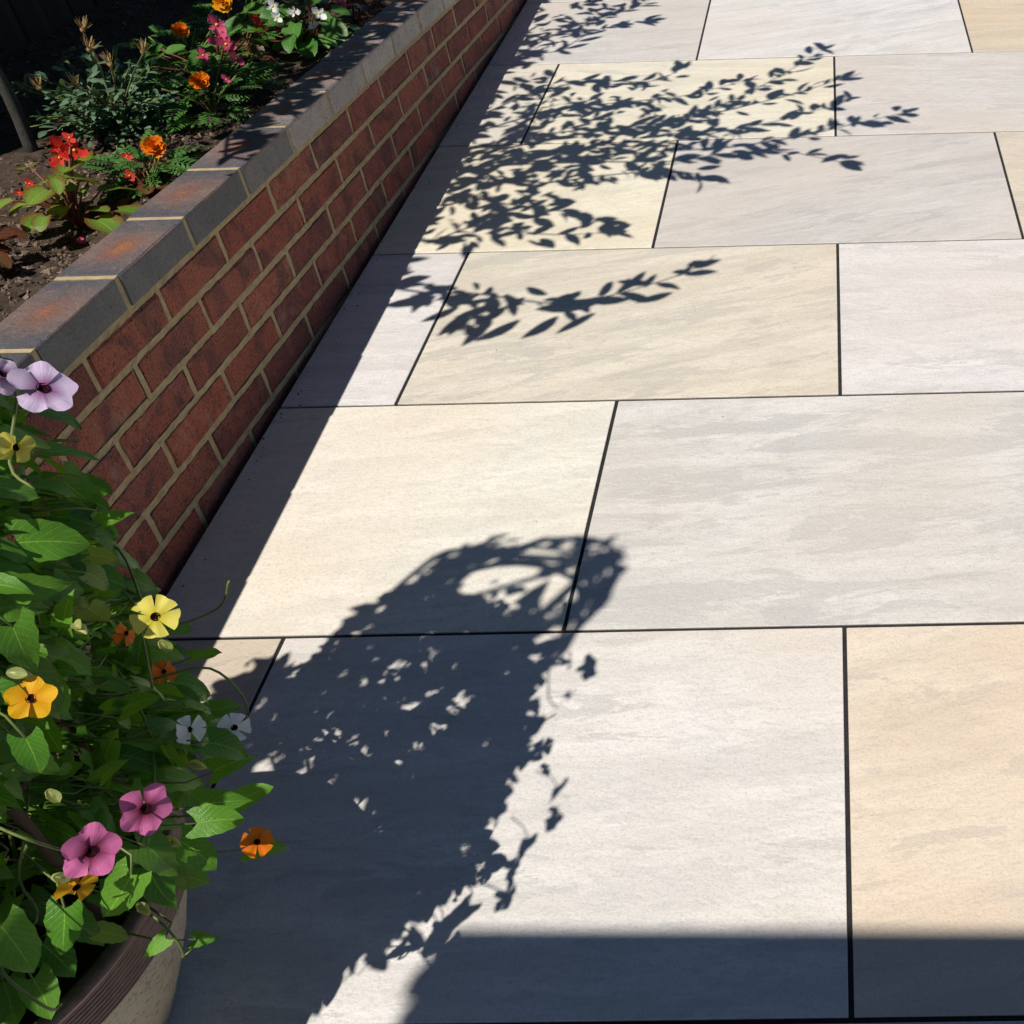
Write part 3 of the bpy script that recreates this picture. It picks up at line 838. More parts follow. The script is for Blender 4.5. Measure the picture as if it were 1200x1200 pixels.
# notable leaves read off the photograph, placed on the vine's surface
for (x, y, z, s, tx, ty, tz) in [
    (-0.665, -0.425, 0.800, 0.055, 0.5, 0.2, -0.5), (-0.607, -0.495, 0.731, 0.036, 0.8, 0.5, 0.3), (-0.636, -0.503, 0.749, 0.07, 0.6, 0.2, -0.4),
    (-0.640, -0.47, 0.790, 0.060, 0.5, 0.4, -0.3), (-0.615, -0.535, 0.720, 0.062, 0.7, 0.1, -0.5), (-0.627, -0.535, 0.733, 0.06, 0.5, 0.0, -0.5),
    (-0.620, -0.604, 0.731, 0.058, 0.2, -0.3, -0.7), (-0.672, -0.469, 0.541, 0.06, 0.7, 0.1, -0.5), (-0.624, -0.650, 0.655, 0.045, 0.1, -0.4, -0.7),
    (-0.656, -0.479, 0.501, 0.055, 0.7, 0.2, -0.5), (-0.637, -0.501, 0.432, 0.058, 0.6, 0.1, -0.6), (-0.644, -0.51, 0.394, 0.055, 0.7, 0.5, 0.0),
    (-0.622, -0.566, 0.421, 0.058, 0.8, 0.2, -0.1), (-0.618, -0.532, 0.372, 0.046, 0.8, 0.5, 0.1), (-0.610, -0.591, 0.432, 0.055, 0.8, 0.2, -0.2),
    (-0.626, -0.658, 0.462, 0.062, -0.5, -0.6, -0.5), (-0.662, -0.614, 0.395, 0.068, 0.5, -0.5, -0.6), (-0.640, -0.590, 0.400, 0.062, 0.6, -0.25, -0.5),
    (-0.657, -0.696, 0.478, 0.056, -0.1, -0.6, -0.6), (-0.662, -0.735, 0.528, 0.066, 0.3, -0.4, -0.6), 
    (-0.745, -0.70, 0.355, 0.055, 0.3, -0.4, -0.3), (-0.765, -0.735, 0.34, 0.055, 0.2, -0.5, -0.3), (-0.75, -0.67, 0.36, 0.058, 0.4, -0.3, -0.3), (-0.775, -0.70, 0.35, 0.06, 0.3, -0.5, -0.2), (-0.73, -0.65, 0.37, 0.055, 0.5, -0.3, -0.4), (-0.785, -0.66, 0.38, 0.06, 0.1, -0.5, -0.3), (-0.81, -0.71, 0.36, 0.055, 0.3, -0.4, -0.2), (-0.715, -0.625, 0.37, 0.045, 0.6, -0.2, -0.4), (-0.76, -0.76, 0.325, 0.045, 0.5, -0.2, -0.3),
    (-0.612, -0.560, 0.330, 0.050, 0.9, 0.2, -0.2), (-0.656, -0.652, 0.330, 0.034, -0.6, -0.6, -0.1), (-0.642, -0.642, 0.306, 0.030, 0.9, 0.1, 0.0),
    (-0.641, -0.618, 0.440, 0.066, 0.4, -0.1, -0.7), (-0.70, -0.66, 0.362, 0.035, 0.6, 0.0, -0.4),
]:
    P_ = settle((x, y, z)); out_ = Vector((P_.x - AX.x, P_.y - AX.y, 0)).normalized()
    leaves.append((frame(P_, (tx, ty, tz), out_ * 0.5 + Vector((0, 0, 0.6)) + SUN * 0.4 + (CAM - P_).normalized() * 0.35 + rv(0.2), s * 0.72), s + 1, random.randrange(4)))
score = []
for i, (M_, s, v) in enumerate(leaves):
    P_ = M_.translation; q = pix(P_); sc = -9
    if q and -60 < q[0] < 420 and 330 < q[1] < 1260:
        d = P_ - Vector((AX.x, AX.y, P_.z))
        sc = d.normalized().dot(Vector((CAM.x - AX.x, CAM.y - AX.y, 0)).normalized()) + d.length * 5 + (5 if s > 1 else 0)
    score.append((sc, i))
score.sort(reverse=True)
pick = {i for sc, i in score[:298] if sc > 0}
THUNF = [leaf_tpl(heart, 0.24, 0.20, 0.22, 0.035, 9, 1, 0.025, 2), leaf_tpl(arrow, 0.28, 0.26, 0.30, 0.06, 9, 2, 0.03, 2),
         leaf_tpl(heart, 0.26, 0.08, 0.16, 0.05, 9, 3, 0.04, 2), leaf_tpl(arrow, 0.22, 0.32, 0.42, 0.05, 9, 4, 0.03, 2)]
lm = [mesh_of(t, 'leaf', M_THUN) for t in THUNF]; lmy = [mesh_of(t, 'leaf', M_THUN_Y) for t in THUNF]
fol = MB()
T0 = Matrix.Translation(-VO)
for i, (M_, s, v) in enumerate(leaves):
    if i in pick:
        ob('leaf', (lmy if random.random() < 0.07 else lm)[v], vine, T0 @ M_)
    else:
        fol.addm(THUN[v], T0 @ M_)
tag(fol.build('foliage', M_THUN, vine), kind='stuff')
pe = MB()
for i, (M_, s, v) in enumerate(leaves):
    if i not in pick: continue
    P_ = M_.translation; y_ = (M_.to_3x3() @ Vector((0, 1, 0))).normalized()
    inn = Vector((AX.x, AX.y, P_.z)) - P_; inn.normalize()
    L_ = random.uniform(0.03, 0.06)
    pe.tube([P_ - VO, P_ - VO - y_ * L_ * 0.4 + inn * 0.012, P_ - VO - y_ * L_ * 0.55 + inn * L_ * 0.9 + Vector((0, 0, 0.015))], [0.0009, 0.0011, 0.0014], 4)
tag(pe.build('petioles', M_STEM, vine), kind='stuff')
for k in range(16):
    th = math.radians(random.uniform(-75, 60)); z = random.uniform(0.40, 0.85); r_ = col_r(z, math.degrees(th)) * random.uniform(0.8, 1.0)
    pts = []
    for q in range(5):
        a = th + (q - 2) * random.uniform(0.1, 0.22)
        pts.append((r_ * math.cos(a) + random.gauss(0, 0.01), r_ * math.sin(a) + random.gauss(0, 0.01), z - 0.26 + (q - 2) * random.uniform(0.02, 0.05)))
    mb = MB(); mb.tube(curve_pts(pts, 16), 0.0013, 5); mb.build('stem', M_STEM, vine)
# tendrils and hanging shoots
for pts in [[(-0.70, -0.62, 0.34), (-0.655, -0.645, 0.345), (-0.645, -0.655, 0.315), (-0.650, -0.655, 0.298), (-0.640, -0.640, 0.302)],
            [(-0.70, -0.45, 0.47), (-0.655, -0.43, 0.46), (-0.64, -0.43, 0.40), (-0.655, -0.45, 0.36)],
            [(-0.66, -0.46, 0.55), (-0.62, -0.42, 0.54), (-0.60, -0.41, 0.57)],
            [(-0.70, -0.72, 0.50), (-0.66, -0.76, 0.50), (-0.64, -0.77, 0.46), (-0.66, -0.75, 0.42)],
            [(-0.68, -0.68, 0.60), (-0.63, -0.70, 0.60), (-0.62, -0.69, 0.56)]]:
    mb = MB(); mb.tube(curve_pts([Vector(q) - VO for q in pts], 16), 0.0013, 5); mb.build('tendril', M_STEM, vine)

PETALS = {}
EYE = MB(); V, F = lathe([(0.0, -0.10), (0.10, -0.03), (0.185, 0.016), (0.20, 0.018)], 14); EYE.add(V, F); EYE = EYE.mesh('eye', M_EYE)
BRA = mesh_of(leaf_tpl(ovalw, 0.0, 0.9, -0.25, 0, 5, 3, 0, 2), 'bract', M_BRACT)
def vine_flower(name_mat, loc, nrm, radius, mat, spin=0.0, gap=False, fold=0.0, nobract=False):
    key = (name_mat, gap)
    if key not in PETALS:
        PETALS[key] = [mesh_of(petal_tpl(0.10, 0.53 if gap else 0.60, 0.13, 0.07 if gap else 0.0, 0.02, seed=s_, wave=0.06, roundness=0.16 if gap else 0.6), 'petal', mat) for s_ in range(3)]
    mb = MB(); V, F = lathe([(0.205, 0.004), (0.17, -0.12), (0.15, -0.4), (0.10, -0.62), (0.05, -0.75), (0.0, -0.77)], 12)
    V = [(x, y - 0.25 * z * z, z) for x, y, z in V]; mb.add(V, [tuple(reversed(f)) for f in F])
    fl = ob('flower', mb.mesh('flower', mat), vine, facing(Vector(loc) - VO, nrm, radius, spin))
    for k in range(5):
        M_ = Matrix.Rotation(math.radians(72 * k + random.uniform(-5, 5)), 4, 'Z') @ Matrix.Translation((0, 0, 0.006 * (k % 2))) @ Matrix.Rotation(random.uniform(-0.14, 0.14), 4, 'Y') @ Matrix.Rotation(random.uniform(-0.22, 0.14) - fold * (1 if k in (1, 4) else 0), 4, 'X')
        ob('petal', PETALS[key][k % 3], fl, M_)
    ob('eye', EYE, fl, Matrix.Translation((0, 0, 0.012)))
    if not nobract:
        for sgn in (0.4, math.pi - 0.1):
            ob('bract', BRA, fl, Matrix.Rotation(sgn, 4, 'Z') @ Matrix.Translation((0, -0.02, -0.80)) @ Matrix.Rotation(math.radians(58), 4, 'X') @ Matrix.Scale(0.72, 4))
    return fl
def toc(loc, dx=0, dy=0, dz=0):
    return (CAM - Vector(loc)).normalized() + Vector((dx, dy, dz))
for (nm, loc, tw, rad_, mat, spin, gap, fold) in [
    ('lilac', (-0.622, -0.455, 0.842), (0.35, 0.65, 0.55), 0.0275, P_LILAC, 0.3, False, 0.0),
    ('lilac', (-0.655, -0.446, 0.850), (0.2, 0.9, 0.2), 0.020, P_LILAC, 0.9, False, 0.5),
    ('yellow', (-0.604, -0.505, 0.627), (0.0, -0.05, 0.0), 0.0215, P_YELLOW, 0.25, True, 0.0),
    ('amber', (-0.606, -0.641, 0.692), (0.1, 0.0, 0.2), 0.0185, P_AMBER, 0.6, False, 0.0),
    ('white', (-0.628, -0.474, 0.418), (0.1, 0.2, 0.25), 0.0175, P_WHITE, 0.2, True, 0.0),
    ('white', (-0.650, -0.498, 0.450), (0.7, 0.2, 0.0), 0.0165, P_WHITE, 0.8, True, 0.3),
    ('orange', (-0.586, -0.572, 0.364), (0.3, 0.1, 0.0), 0.0165, P_ORANGE, 0.5, True, 0.0),
    ('pink', (-0.597, -0.633, 0.526), (0.25, 0.05, -0.25), 0.0245, P_PINK, 0.15, False, 0.0),
    ('pink', (-0.605, -0.686, 0.551), (0.25, 0.0, -0.22), 0.0245, P_PINK, 0.5, False, 0.0),
    ('amber', (-0.640, -0.689, 0.500), (0.3, -0.3, -0.7), 0.0175, P_AMBER, 0.9, True, 0.5),
    ('yellow', (-0.632, -0.498, 0.818), (0.8, 0.3, -0.4), 0.0165, P_YELLOW, 0.7, False, 0.6),
    ('orange', (-0.690, -0.445, 0.475), (0.8, 0.3, 0.1), 0.0145, P_ORANGE, 0.7, True, 0.3),
    ('orange', (-0.655, -0.49, 0.588), (0.8, 0.5, -0.4), 0.013, P_ORANGE, 0.1, True, 0.5),
]:
    loc = settle(loc, 0.03)
    vine_flower(nm, loc, toc(loc, *tw), rad_ * 0.93, mat, spin, gap, fold)
bud = MB(); V, F = lathe([(0.0, 0.0), (0.16, 0.08), (0.27, 0.35), (0.20, 0.65), (0.08, 0.88), (0.0, 1.0)], 8); bud.add([(x, z, -y) for x, y, z in V], F); bud = bud.mesh('bud', M_BRACT)
for (loc, s) in [((-0.64, -0.60, 0.42), 0.0165), ((-0.655, -0.475, 0.56), 0.0165), ((-0.62, -0.63, 0.71), 0.0165), ((-0.615, -0.57, 0.40), 0.0165), ((-0.63, -0.55, 0.67), 0.0165), ((-0.65, -0.69, 0.52), 0.0165), ((-0.61, -0.51, 0.60), 0.0165), ((-0.64, -0.53, 0.44), 0.0165), ((-0.648, -0.655, 0.405), 0.0165), ((-0.63, -0.66, 0.60), 0.0165)]:
    o = ob('bud', bud, vine, frame(Vector(loc) - VO, Vector((0.5, 0.1, -0.5)) + rv(0.3), toc(loc), s))
    ob('bract', BRA, o, Matrix.Translation((0, -0.05, 0.12)) @ Matrix.Scale(0.8, 4))

# ------------------------------------------------------------------ shrub over the bed whose shade falls on the patio
TB = Vector((-1.795, 1.15, soil_z(1.15) - 0.03))
shrub = empty('leaning_shrub', TB)
tag(shrub, 'tall grey-stemmed shrub in the bed casting leafy shade over wall and slabs', 'shrub')
SP = {
'A': [(-1.09, 1.07), (-0.96, 1.03), (-0.84, 1.02), (-0.65, 0.97), (-0.52, 1.0), (-0.39, 1.07), (-0.34, 1.11)],
'B': [(-1.02, 1.26), (-0.91, 1.34), (-0.73, 1.29), (-0.57, 1.29)],
'B2': [(-1.05, 1.53), (-0.85, 1.45), (-0.66, 1.39), (-0.59, 1.34)],
'C': [(-0.89, 1.87), (-0.7, 1.91), (-0.53, 1.93), (-0.33, 2.07), (-0.18, 2.26), (-0.04, 2.47)],
'D': [(-0.73, 1.77), (-0.53, 1.79), (-0.37, 1.85), (-0.17, 1.93), (0.03, 2.05)],
'D2': [(-0.33, 2.01), (-0.13, 2.12), (0.02, 2.23)],
'E': [(-0.66, 1.69), (-0.45, 1.68), (-0.31, 1.72), (-0.14, 1.72), (0.01, 1.65)],
'F': [(-0.29, 1.76), (-0.1, 1.82), (0.05, 1.89), (0.2, 1.96)],
'E2': [(-0.78, 1.57), (-0.6, 1.61), (-0.44, 1.62), (-0.35, 1.58)],
'G': [(-1.07, 2.47), (-0.99, 2.65), (-0.87, 2.81), (-0.74, 2.93), (-0.6, 3.16)],
'G2': [(-1.09, 2.54), (-0.94, 2.53), (-0.83, 2.72), (-0.67, 2.8)],
'H': [(-0.95, 2.18), (-0.78, 2.27), (-0.59, 2.25), (-0.49, 2.35)],
'I': [(-0.88, 2.04), (-0.68, 2.09), (-0.47, 2.13), (-0.29, 2.23)],
}
def lift(sx_, sy_, h):                   # point at height h whose shade falls at (sx, sy) on the patio
    return Vector((sx_ - KX * h, sy_ - KY * h, h))
twigs = MB(); crown = MB()
def put_leaf(P_, d, size):
    nrm = Vector((0, 0, 0.8)) + SUN * 0.5 + rv(0.6)
    crown.addm(random.choice(SHR), T1 @ frame(P_, d, nrm, size))
T1 = Matrix.Translation(-TB)
limbs = MB()
hub = Vector((-1.72, 1.12, 1.02))
limbs.tube(curve_pts([TB, TB + Vector((0.01, 0.01, 0.22)), TB + Vector((-0.03, -0.02, 0.5)), hub], 14), [0.014 - 0.0003 * i for i in range(17)][:len(curve_pts([TB, TB, TB, hub], 14))], 8)
limbs.v = [tuple(Vector(q) - TB) for q in limbs.v]
limbs.build('trunk', M_BARK, shrub)
hs = {}
for i, (k, L) in enumerate(SP.items()):
    h0 = {'A': 1.15, 'B': 1.2, 'B2': 1.25, 'G': 1.35, 'G2': 1.3}.get(k, 1.2 + 0.04 * (i % 4))
    ctrl = [lift(x, y, h0 + 0.06 * math.sin(j * 1.3 + i)) for j, (x, y) in enumerate(L)]
    pts = curve_pts(ctrl, 40)
    twigs.tube(pts, [0.0045 - 0.003 * j / len(pts) for j in range(len(pts))], 5)
    # limb joining the spray to the trunk
    mid = (hub + pts[0]) / 2 + Vector((0, 0, 0.10))
    twigs.tube(curve_pts([hub, mid, pts[0]], 10), [0.007 - 0.0003 * q for q in range(11)], 5)
    for q in curve_pts([hub, mid, pts[0]], 22)[6:]:
        put_leaf(q + rv(0.01), rv(0.6) + Vector((0.6, 0.3, 0)), random.uniform(0.05, 0.09))
    acc = 0.0
    for j in range(1, len(pts)):
        seg = pts[j] - pts[j - 1]; acc += seg.length
        while acc > 0.020:
            acc -= 0.020
            sd = random.choice((-1, 1))
            lat = seg.normalized().cross(Vector((0, 0, 1))) * sd
            d = seg.normalized() * random.uniform(0.4, 1.1) + lat * random.uniform(0.3, 1.0) + Vector((0, 0, random.uniform(-0.4, 0.3)))
            put_leaf(pts[j] + rv(0.012), d, random.uniform(0.045, 0.085))
    for q in range(3): put_leaf(pts[-1], (pts[-1] - pts[-3]).normalized() + rv(0.35), random.uniform(0.06, 0.085))
for (x, y, a, b, L_) in ((-.75, .87, -.6, -.6, .10), (-.66, .875, -.5, -.7, .10), (-.585, .895, -.7, -.6, .095), (-.86, .90, -.4, -.8, .09), (-.985, 1.0, -.9, -.2, .11), (-.61, .965, -.9, -.15, .14), (-.53, .985, -.9, .1, .10), (-.70, 1.03, -.7, .6, .07), (-.475, 1.055, -.8, .2, .08), (-.42, .99, -.8, -.3, .08), (-.80, .86, -.3, -.8, .09), (-.90, .94, -.7, -.5, .08), (-.82, .95, -.8, -.5, .09), (-.87, 1.0, -.8, -.3, .08), (-.93, 1.05, -.9, .1, .08), (-.78, .93, -.5, -.7, .08)):
    crown.addm(SHR[0], T1 @ frame(lift(x, y, 1.14) - Vector((a, b, 0)).normalized() * L_ * 0.5, Vector((a, b, random.uniform(-0.25, 0.05))), SUN + rv(0.3), L_))
def inside(poly, x, y):
    c = False; j = len(poly) - 1
    for i in range(len(poly)):
        (xi, yi), (xj, yj) = poly[i], poly[j]
        if (yi > y) != (yj > y) and x < (xj - xi) * (y - yi) / (yj - yi) + xi: c = not c
        j = i
    return c
FLECK = [(x + KX * z, y + KY * z, r_) for x, y, z, r_ in ((-1.48, 1.515, .41, .055), (-1.457, 1.324, .40, .04), (-1.646, 1.652, .40, .035), (-1.43, 1.83, .38, .05), (-1.35, 1.79, .385, .04), (-1.648, 1.898, .39, .045), (-1.537, 1.628, .42, .035), (-1.386, 0.956, .405, .06), (-1.50, 1.85, .36, .04), (-1.69, 1.134, .46, .04), (-1.57, 1.16, .5, .05), (-1.42, 1.40, .33, .05), (-1.60, 1.25, .42, .045))]
def fill(poly, per_m2, h0, h1, sz=(0.04, 0.075), hole=0.30):
    xs = [q[0] for q in poly]; ys = [q[1] for q in poly]
    n = int((max(xs) - min(xs)) * (max(ys) - min(ys)) * per_m2)
    for _ in range(n):
        x, y = random.uniform(min(xs), max(xs)), random.uniform(min(ys), max(ys))
        if not inside(poly, x, y): continue
        if any((x - a) ** 2 + (y - b) ** 2 < (r_ + 0.03) ** 2 for a, b, r_ in FLECK): continue
        if noise.noise(Vector((x * 7.5, y * 7.5, 4.0))) > hole: continue
        put_leaf(lift(x, y, random.uniform(h0, h1)), Vector((random.uniform(-0.3, 1), random.uniform(-0.8, 0.8), random.uniform(-0.5, 0.3))), random.uniform(*sz))
fill([(-0.97, 1.24), (-1.07, 1.51), (-1.05, 1.74), (-0.94, 1.84), (-0.92, 2.28), (-0.7, 2.26), (-0.47, 2.18), (-0.31, 2.07), (-0.25, 1.88), (-0.35, 1.67), (-0.51, 1.6), (-0.69, 1.56), (-0.75, 1.4), (-0.87, 1.25)], 1000, 1.1, 1.45)
fill([(-0.98, 1.06), (-0.92, 1.12), (-0.81, 1.03), (-0.78, 0.88), (-0.86, 0.86)], 900, 1.1, 1.25)
fill([(-1.1, 2.39), (-1.1, 2.87), (-0.89, 3.13), (-0.75, 3.03), (-0.83, 2.77), (-0.96, 2.46)], 800, 1.2, 1.5)
fill([(-0.99, 1.82), (-1.05, 2.39), (-0.91, 2.38), (-0.83, 1.83)], 700, 1.2, 1.5)
# crown over the bed and the coping (shade falling on the bed, carried on to patio level for the same rays)
bedp = [(-2.25, 1.35), (-1.95, 1.25), (-1.62, 1.42), (-1.42, 1.25), (-1.28, 1.06), (-1.08, 1.06), (-1.08, 3.4), (-2.4, 3.4)]
fill(bedp, 1500, 1.15, 1.75, (0.06, 0.10), 0.30)
twigs.v = [tuple(Vector(q) - TB) for q in twigs.v]
twigs.build('branches', M_BARK, shrub)
tag(crown.build('crown', M_SHRUB, shrub), kind='stuff')

# ------------------------------------------------------------------ bedding plants
def stem(parent, O, pts, r_=0.0028, mat=None, name='stem'):
    mb = MB(); mb.tube(curve_pts([Vector(q) - O for q in pts], 10), r_, 6); return mb.build(name, mat or M_REDSTEM, parent)

BP = {}
POL = MB(); V, F = lathe([(0.0, 0.16), (0.08, 0.13), (0.13, 0.06), (0.12, 0.0), (0, -0.02)], 10); POL.add(V, [tuple(reversed(f)) for f in F]); POL = POL.mesh('stamens', M_POLLEN)
def begonia_flower(parent, O, loc, nrm, size, mat, spin=0.0, name='flower'):
    if mat.name not in BP:
        BP[mat.name] = (mesh_of(petal_tpl(0.12, 0.62, 0.05, -0.02, 0.12, seed=1, wave=0.05, roundness=0.75), 'petal', mat),
                        mesh_of(petal_tpl(0.10, 0.34, 0.05, -0.04, 0.2, seed=2, wave=0.03, roundness=0.6), 'petal', mat))
    big, small = BP[mat.name]
    fl = ob(name, POL, parent, facing(Vector(loc) - O, nrm, size, spin))
    for k in range(4):
        me = big if k % 2 == 0 else small
        ob('petal', me, fl, Matrix.Rotation(math.pi / 2 * k + random.uniform(-0.2, 0.2), 4, 'Z') @ Matrix.Rotation(random.uniform(-0.05, 0.35), 4, 'X') @ Matrix.Scale(1.0 if k % 2 == 0 else 0.8, 4))
    return fl

BL = {}
def begonia(base, name, label, cat, leafmat, petals, flowers, nleaf, spread, hgt, extra=(), lsize=(0.045, 0.075), group=None):
    O = Vector((base[0], base[1], soil_z(base[1]) - 0.01))
    t = empty(name, O); tag(t, label, cat, group)
    if leafmat.name not in BL: BL[leafmat.name] = [mesh_of(q, 'leaf', leafmat) for q in BEG]
    for q in range(nleaf):
        th = q * 2.4 + random.uniform(-0.4, 0.4); f = (q + 0.6) / nleaf
        h = hgt * (0.25 + 0.7 * random.random())
        c = O + Vector((math.cos(th) * spread * f * 0.55, math.sin(th) * spread * f * 0.55, h))
        d = Vector((math.cos(th), math.sin(th), random.uniform(-0.35, 0.25)))
        n_ = Vector((0, 0, 1)) + SUN * 0.2 + rv(0.28)
        s = random.uniform(*lsize)
        stem(t, O, [O, O + Vector((math.cos(th) * spread * f * 0.2, math.sin(th) * spread * f * 0.2, h * 0.6)), c], 0.0017)
        ob('leaf', random.choice(BL[leafmat.name]), t, frame(c - O, d, n_, s))
    for (x, y, z, s, d_, tip) in extra:
        pass
    for (loc, s, nrm, spin) in flowers:
        stem(t, O, [O, (O + Vector(loc)) / 2 + Vector((0, 0, 0.02)), Vector(loc) - Vector(nrm).normalized() * 0.004], 0.0022)
        begonia_flower(t, O, loc, nrm, s, petals, spin)
    return t

begonia((-1.475, 0.766), 'bronze_leaf_begonia', 'red begonia with bronze-edged green leaves on open soil beside the coping', 'begonia', M_BEGL, P_RED,
        [((-1.480, 0.832, 0.466), 0.026, (0.5, -0.9, 0.55), 0.2), ((-1.462, 0.835, 0.458), 0.024, (0.8, -0.7, 0.35), 1.0), ((-1.486, 0.822, 0.450), 0.024, (0.2, -0.9, 0.2), 2.1), ((-1.464, 0.842, 0.480), 0.014, (0.4, -0.6, 0.8), 0.5), ((-1.539, 0.781, 0.418), 0.012, (0.2, -0.9, 0.4), 0.4), ((-1.560, 0.770, 0.405), 0.009, (0.2, -0.9, 0.4), 1.4)],
        24, 0.17, 0.13, lsize=(0.035, 0.066))
begonia((-1.40, 0.905), 'dark_leaf_begonia', 'small dark-leaved red begonia between the bronze begonia and the coping', 'begonia', M_BEGD, P_RED,
        [((-1.425, 0.90, 0.372), 0.013, (0.5, -0.8, 0.5), 0.2), ((-1.432, 0.93, 0.40), 0.011, (0.4, -0.8, 0.5), 1.2)], 8, 0.10, 0.07, lsize=(0.03, 0.045))
begonia((-1.53, 0.545), 'dark_leaf_begonia', 'dark-leaved begonia cut off by the left edge of the picture', 'begonia', M_BEGD, P_CORAL,
        [((-1.525, 0.60, 0.44), 0.016, (0.5, -0.8, 0.5), 0.2), ((-1.50, 0.55, 0.425), 0.013, (0.4, -0.8, 0.5), 1.2)], 20, 0.15, 0.11, lsize=(0.03, 0.055))
begonia((-1.57, 1.60), 'pink_begonia', 'deep pink begonia between the marigolds behind the coping', 'begonia', M_BEGG, P_CORAL,
        [((-1.537, 1.628, 0.420), 0.028, (0.5, -0.9, 0.5), 0.3), ((-1.467, 1.51, 0.413), 0.026, (0.5, -0.9, 0.45), 0.9), ((-1.485, 1.52, 0.425), 0.026, (0.2, -0.9, 0.5), 1.7), ((-1.523, 1.493, 0.394), 0.020, (0.2, -0.9, 0.4), 0.1), ((-1.53, 1.475, 0.355), 0.022, (0.2, -0.9, 0.3), 1.1), ((-1.445, 1.49, 0.385), 0.020, (0.7, -0.7, 0.3), 0.4), ((-1.415, 1.36, 0.385), 0.014, (0.5, -0.8, 0.4), 0.5)],
        34, 0.24, 0.13, lsize=(0.03, 0.06))
begonia((-1.46, 1.93), 'white_begonia', 'white begonia with round green leaves near the top of the bed', 'begonia', M_BEGG, P_WHITE,
        [((-1.508, 1.879, 0.380), 0.024, (0.4, -0.9, 0.5), 0.3), ((-1.427, 1.819, 0.384), 0.018, (0.4, -0.9, 0.5), 1.3), ((-1.349, 1.794, 0.386), 0.022, (0.4, -0.9, 0.5), 0.8), ((-1.493, 1.851, 0.360), 0.017, (0.4, -0.9, 0.5), 0.6), ((-1.42, 1.93, 0.40), 0.02, (0.4, -0.9, 0.5), 0.9), ((-1.365, 1.77, 0.365), 0.014, (0.4, -0.9, 0.5), 2.0)],
        44, 0.30, 0.14, lsize=(0.035, 0.07))
begonia((-1.60, 1.80), 'scarlet_begonia', 'dull red begonia between the pink and the white begonias', 'begonia', M_BEGD, P_RED,
        [((-1.512, 1.787, 0.365), 0.02, (0.5, -0.9, 0.4), 0.2), ((-1.53, 1.81, 0.372), 0.016, (0.2, -0.9, 0.4), 1.1)], 20, 0.2, 0.10, lsize=(0.03, 0.05))
begonia((-1.38, 2.08), 'crimson_begonia', 'crimson begonia at the top edge of the picture beside the coping', 'begonia', M_BEGD, P_CORAL,
        [((-1.375, 2.004, 0.350), 0.022, (0.5, -0.9, 0.4), 0.2), ((-1.36, 2.02, 0.37), 0.018, (0.3, -0.9, 0.4), 1.2)], 24, 0.2, 0.12, lsize=(0.03, 0.055))

# marigolds
def ruff(seed, L=1.0):
    return petal_tpl(0.10, 0.30, 0.04, 0.10, 0.22, 4, 2, seed, 0.07, 0.2)
MAR = {}
def pinnate():
    mb = MB()
    mb.tube([(0, 0, 0), (0, 0.5, -0.04), (0, 1.0, -0.16)], [0.014, 0.010, 0.005], 4)
    for k in range(6):
        y = 0.22 + 0.14 * k
        for sd in (-1, 1):
            M_ = frame((0, y, -0.02 - 0.14 * (y ** 2)), (sd * 0.9, 0.55, -0.05), (0, 0, 1), 0.34 - 0.02 * abs(k - 2))
            mb.addm(SPA[0], M_)
    mb.addm(SPA[0], frame((0, 0.98, -0.16), (0, 1, -0.2), (0, 0, 1), 0.3))
    return mb.mesh('leaf', M_MARL)
PIN = pinnate()
def marigold(base, label, flowers, nleaf, spread, hgt, mat=P_MARI):
    O = Vector((base[0], base[1], soil_z(base[1]) - 0.01))
    t = empty('marigold', O); tag(t, label, 'marigold')
    for q in range(nleaf):
        th = q * 2.4 + random.uniform(-0.5, 0.5); h = hgt * random.uniform(0.2, 0.95); f = random.uniform(0.1, 0.55)
        c = O + Vector((math.cos(th) * spread * f, math.sin(th) * spread * f, h))
        d = Vector((math.cos(th), math.sin(th), random.uniform(-0.1, 0.6)))
        ob('leaf', PIN, t, frame(c - O, d, Vector((0, 0, 1)) + rv(0.25), random.uniform(0.04, 0.075)))
    mb = MB()
    for q in range(9):
        th = q * 0.7
        mb.tube(curve_pts([(0, 0, 0), (math.cos(th) * spread * 0.15, math.sin(th) * spread * 0.15, hgt * 0.5), (math.cos(th) * spread * 0.4, math.sin(th) * spread * 0.4, hgt * 0.95)], 6), 0.002, 5)
    mb.build('stems', M_STEM, t)
    for (loc, s, nrm) in flowers:
        if mat.name not in MAR: MAR[mat.name] = [mesh_of(ruff(q), 'petal', mat) for q in range(4)]
        stem(t, O, [O, (O + Vector(loc)) / 2, Vector(loc) - Vector(nrm).normalized() * s * 0.55], 0.0022, M_STEM)
        cal = MB(); V, F = lathe([(0.0, -0.6), (0.16, -0.55), (0.24, -0.3), (0.30, -0.02), (0.0, 0.02)], 10); cal.add(V, F)
        fl = ob('flower', cal.mesh('flower', M_STEM), t, facing(Vector(loc) - O, nrm, s, random.uniform(0, 3)))
        for ring, (n_, tilt, sc_, zz) in enumerate(((11, 0.05, 1.0, 0.0), (10, 0.42, 0.82, 0.06), (8, 0.80, 0.62, 0.12), (5, 1.15, 0.48, 0.16))):
            for k in range(n_):
                M_ = Matrix.Rotation(2 * math.pi * (k + 0.5 * ring) / n_ + random.uniform(-0.12, 0.12), 4, 'Z') @ Matrix.Translation((0, 0, zz)) @ Matrix.Rotation(tilt + random.uniform(-0.15, 0.15), 4, 'X') @ Matrix.Scale(sc_ * random.uniform(0.85, 1.1), 4)
                ob('petal', random.choice(MAR[mat.name]), fl, M_)
    return t
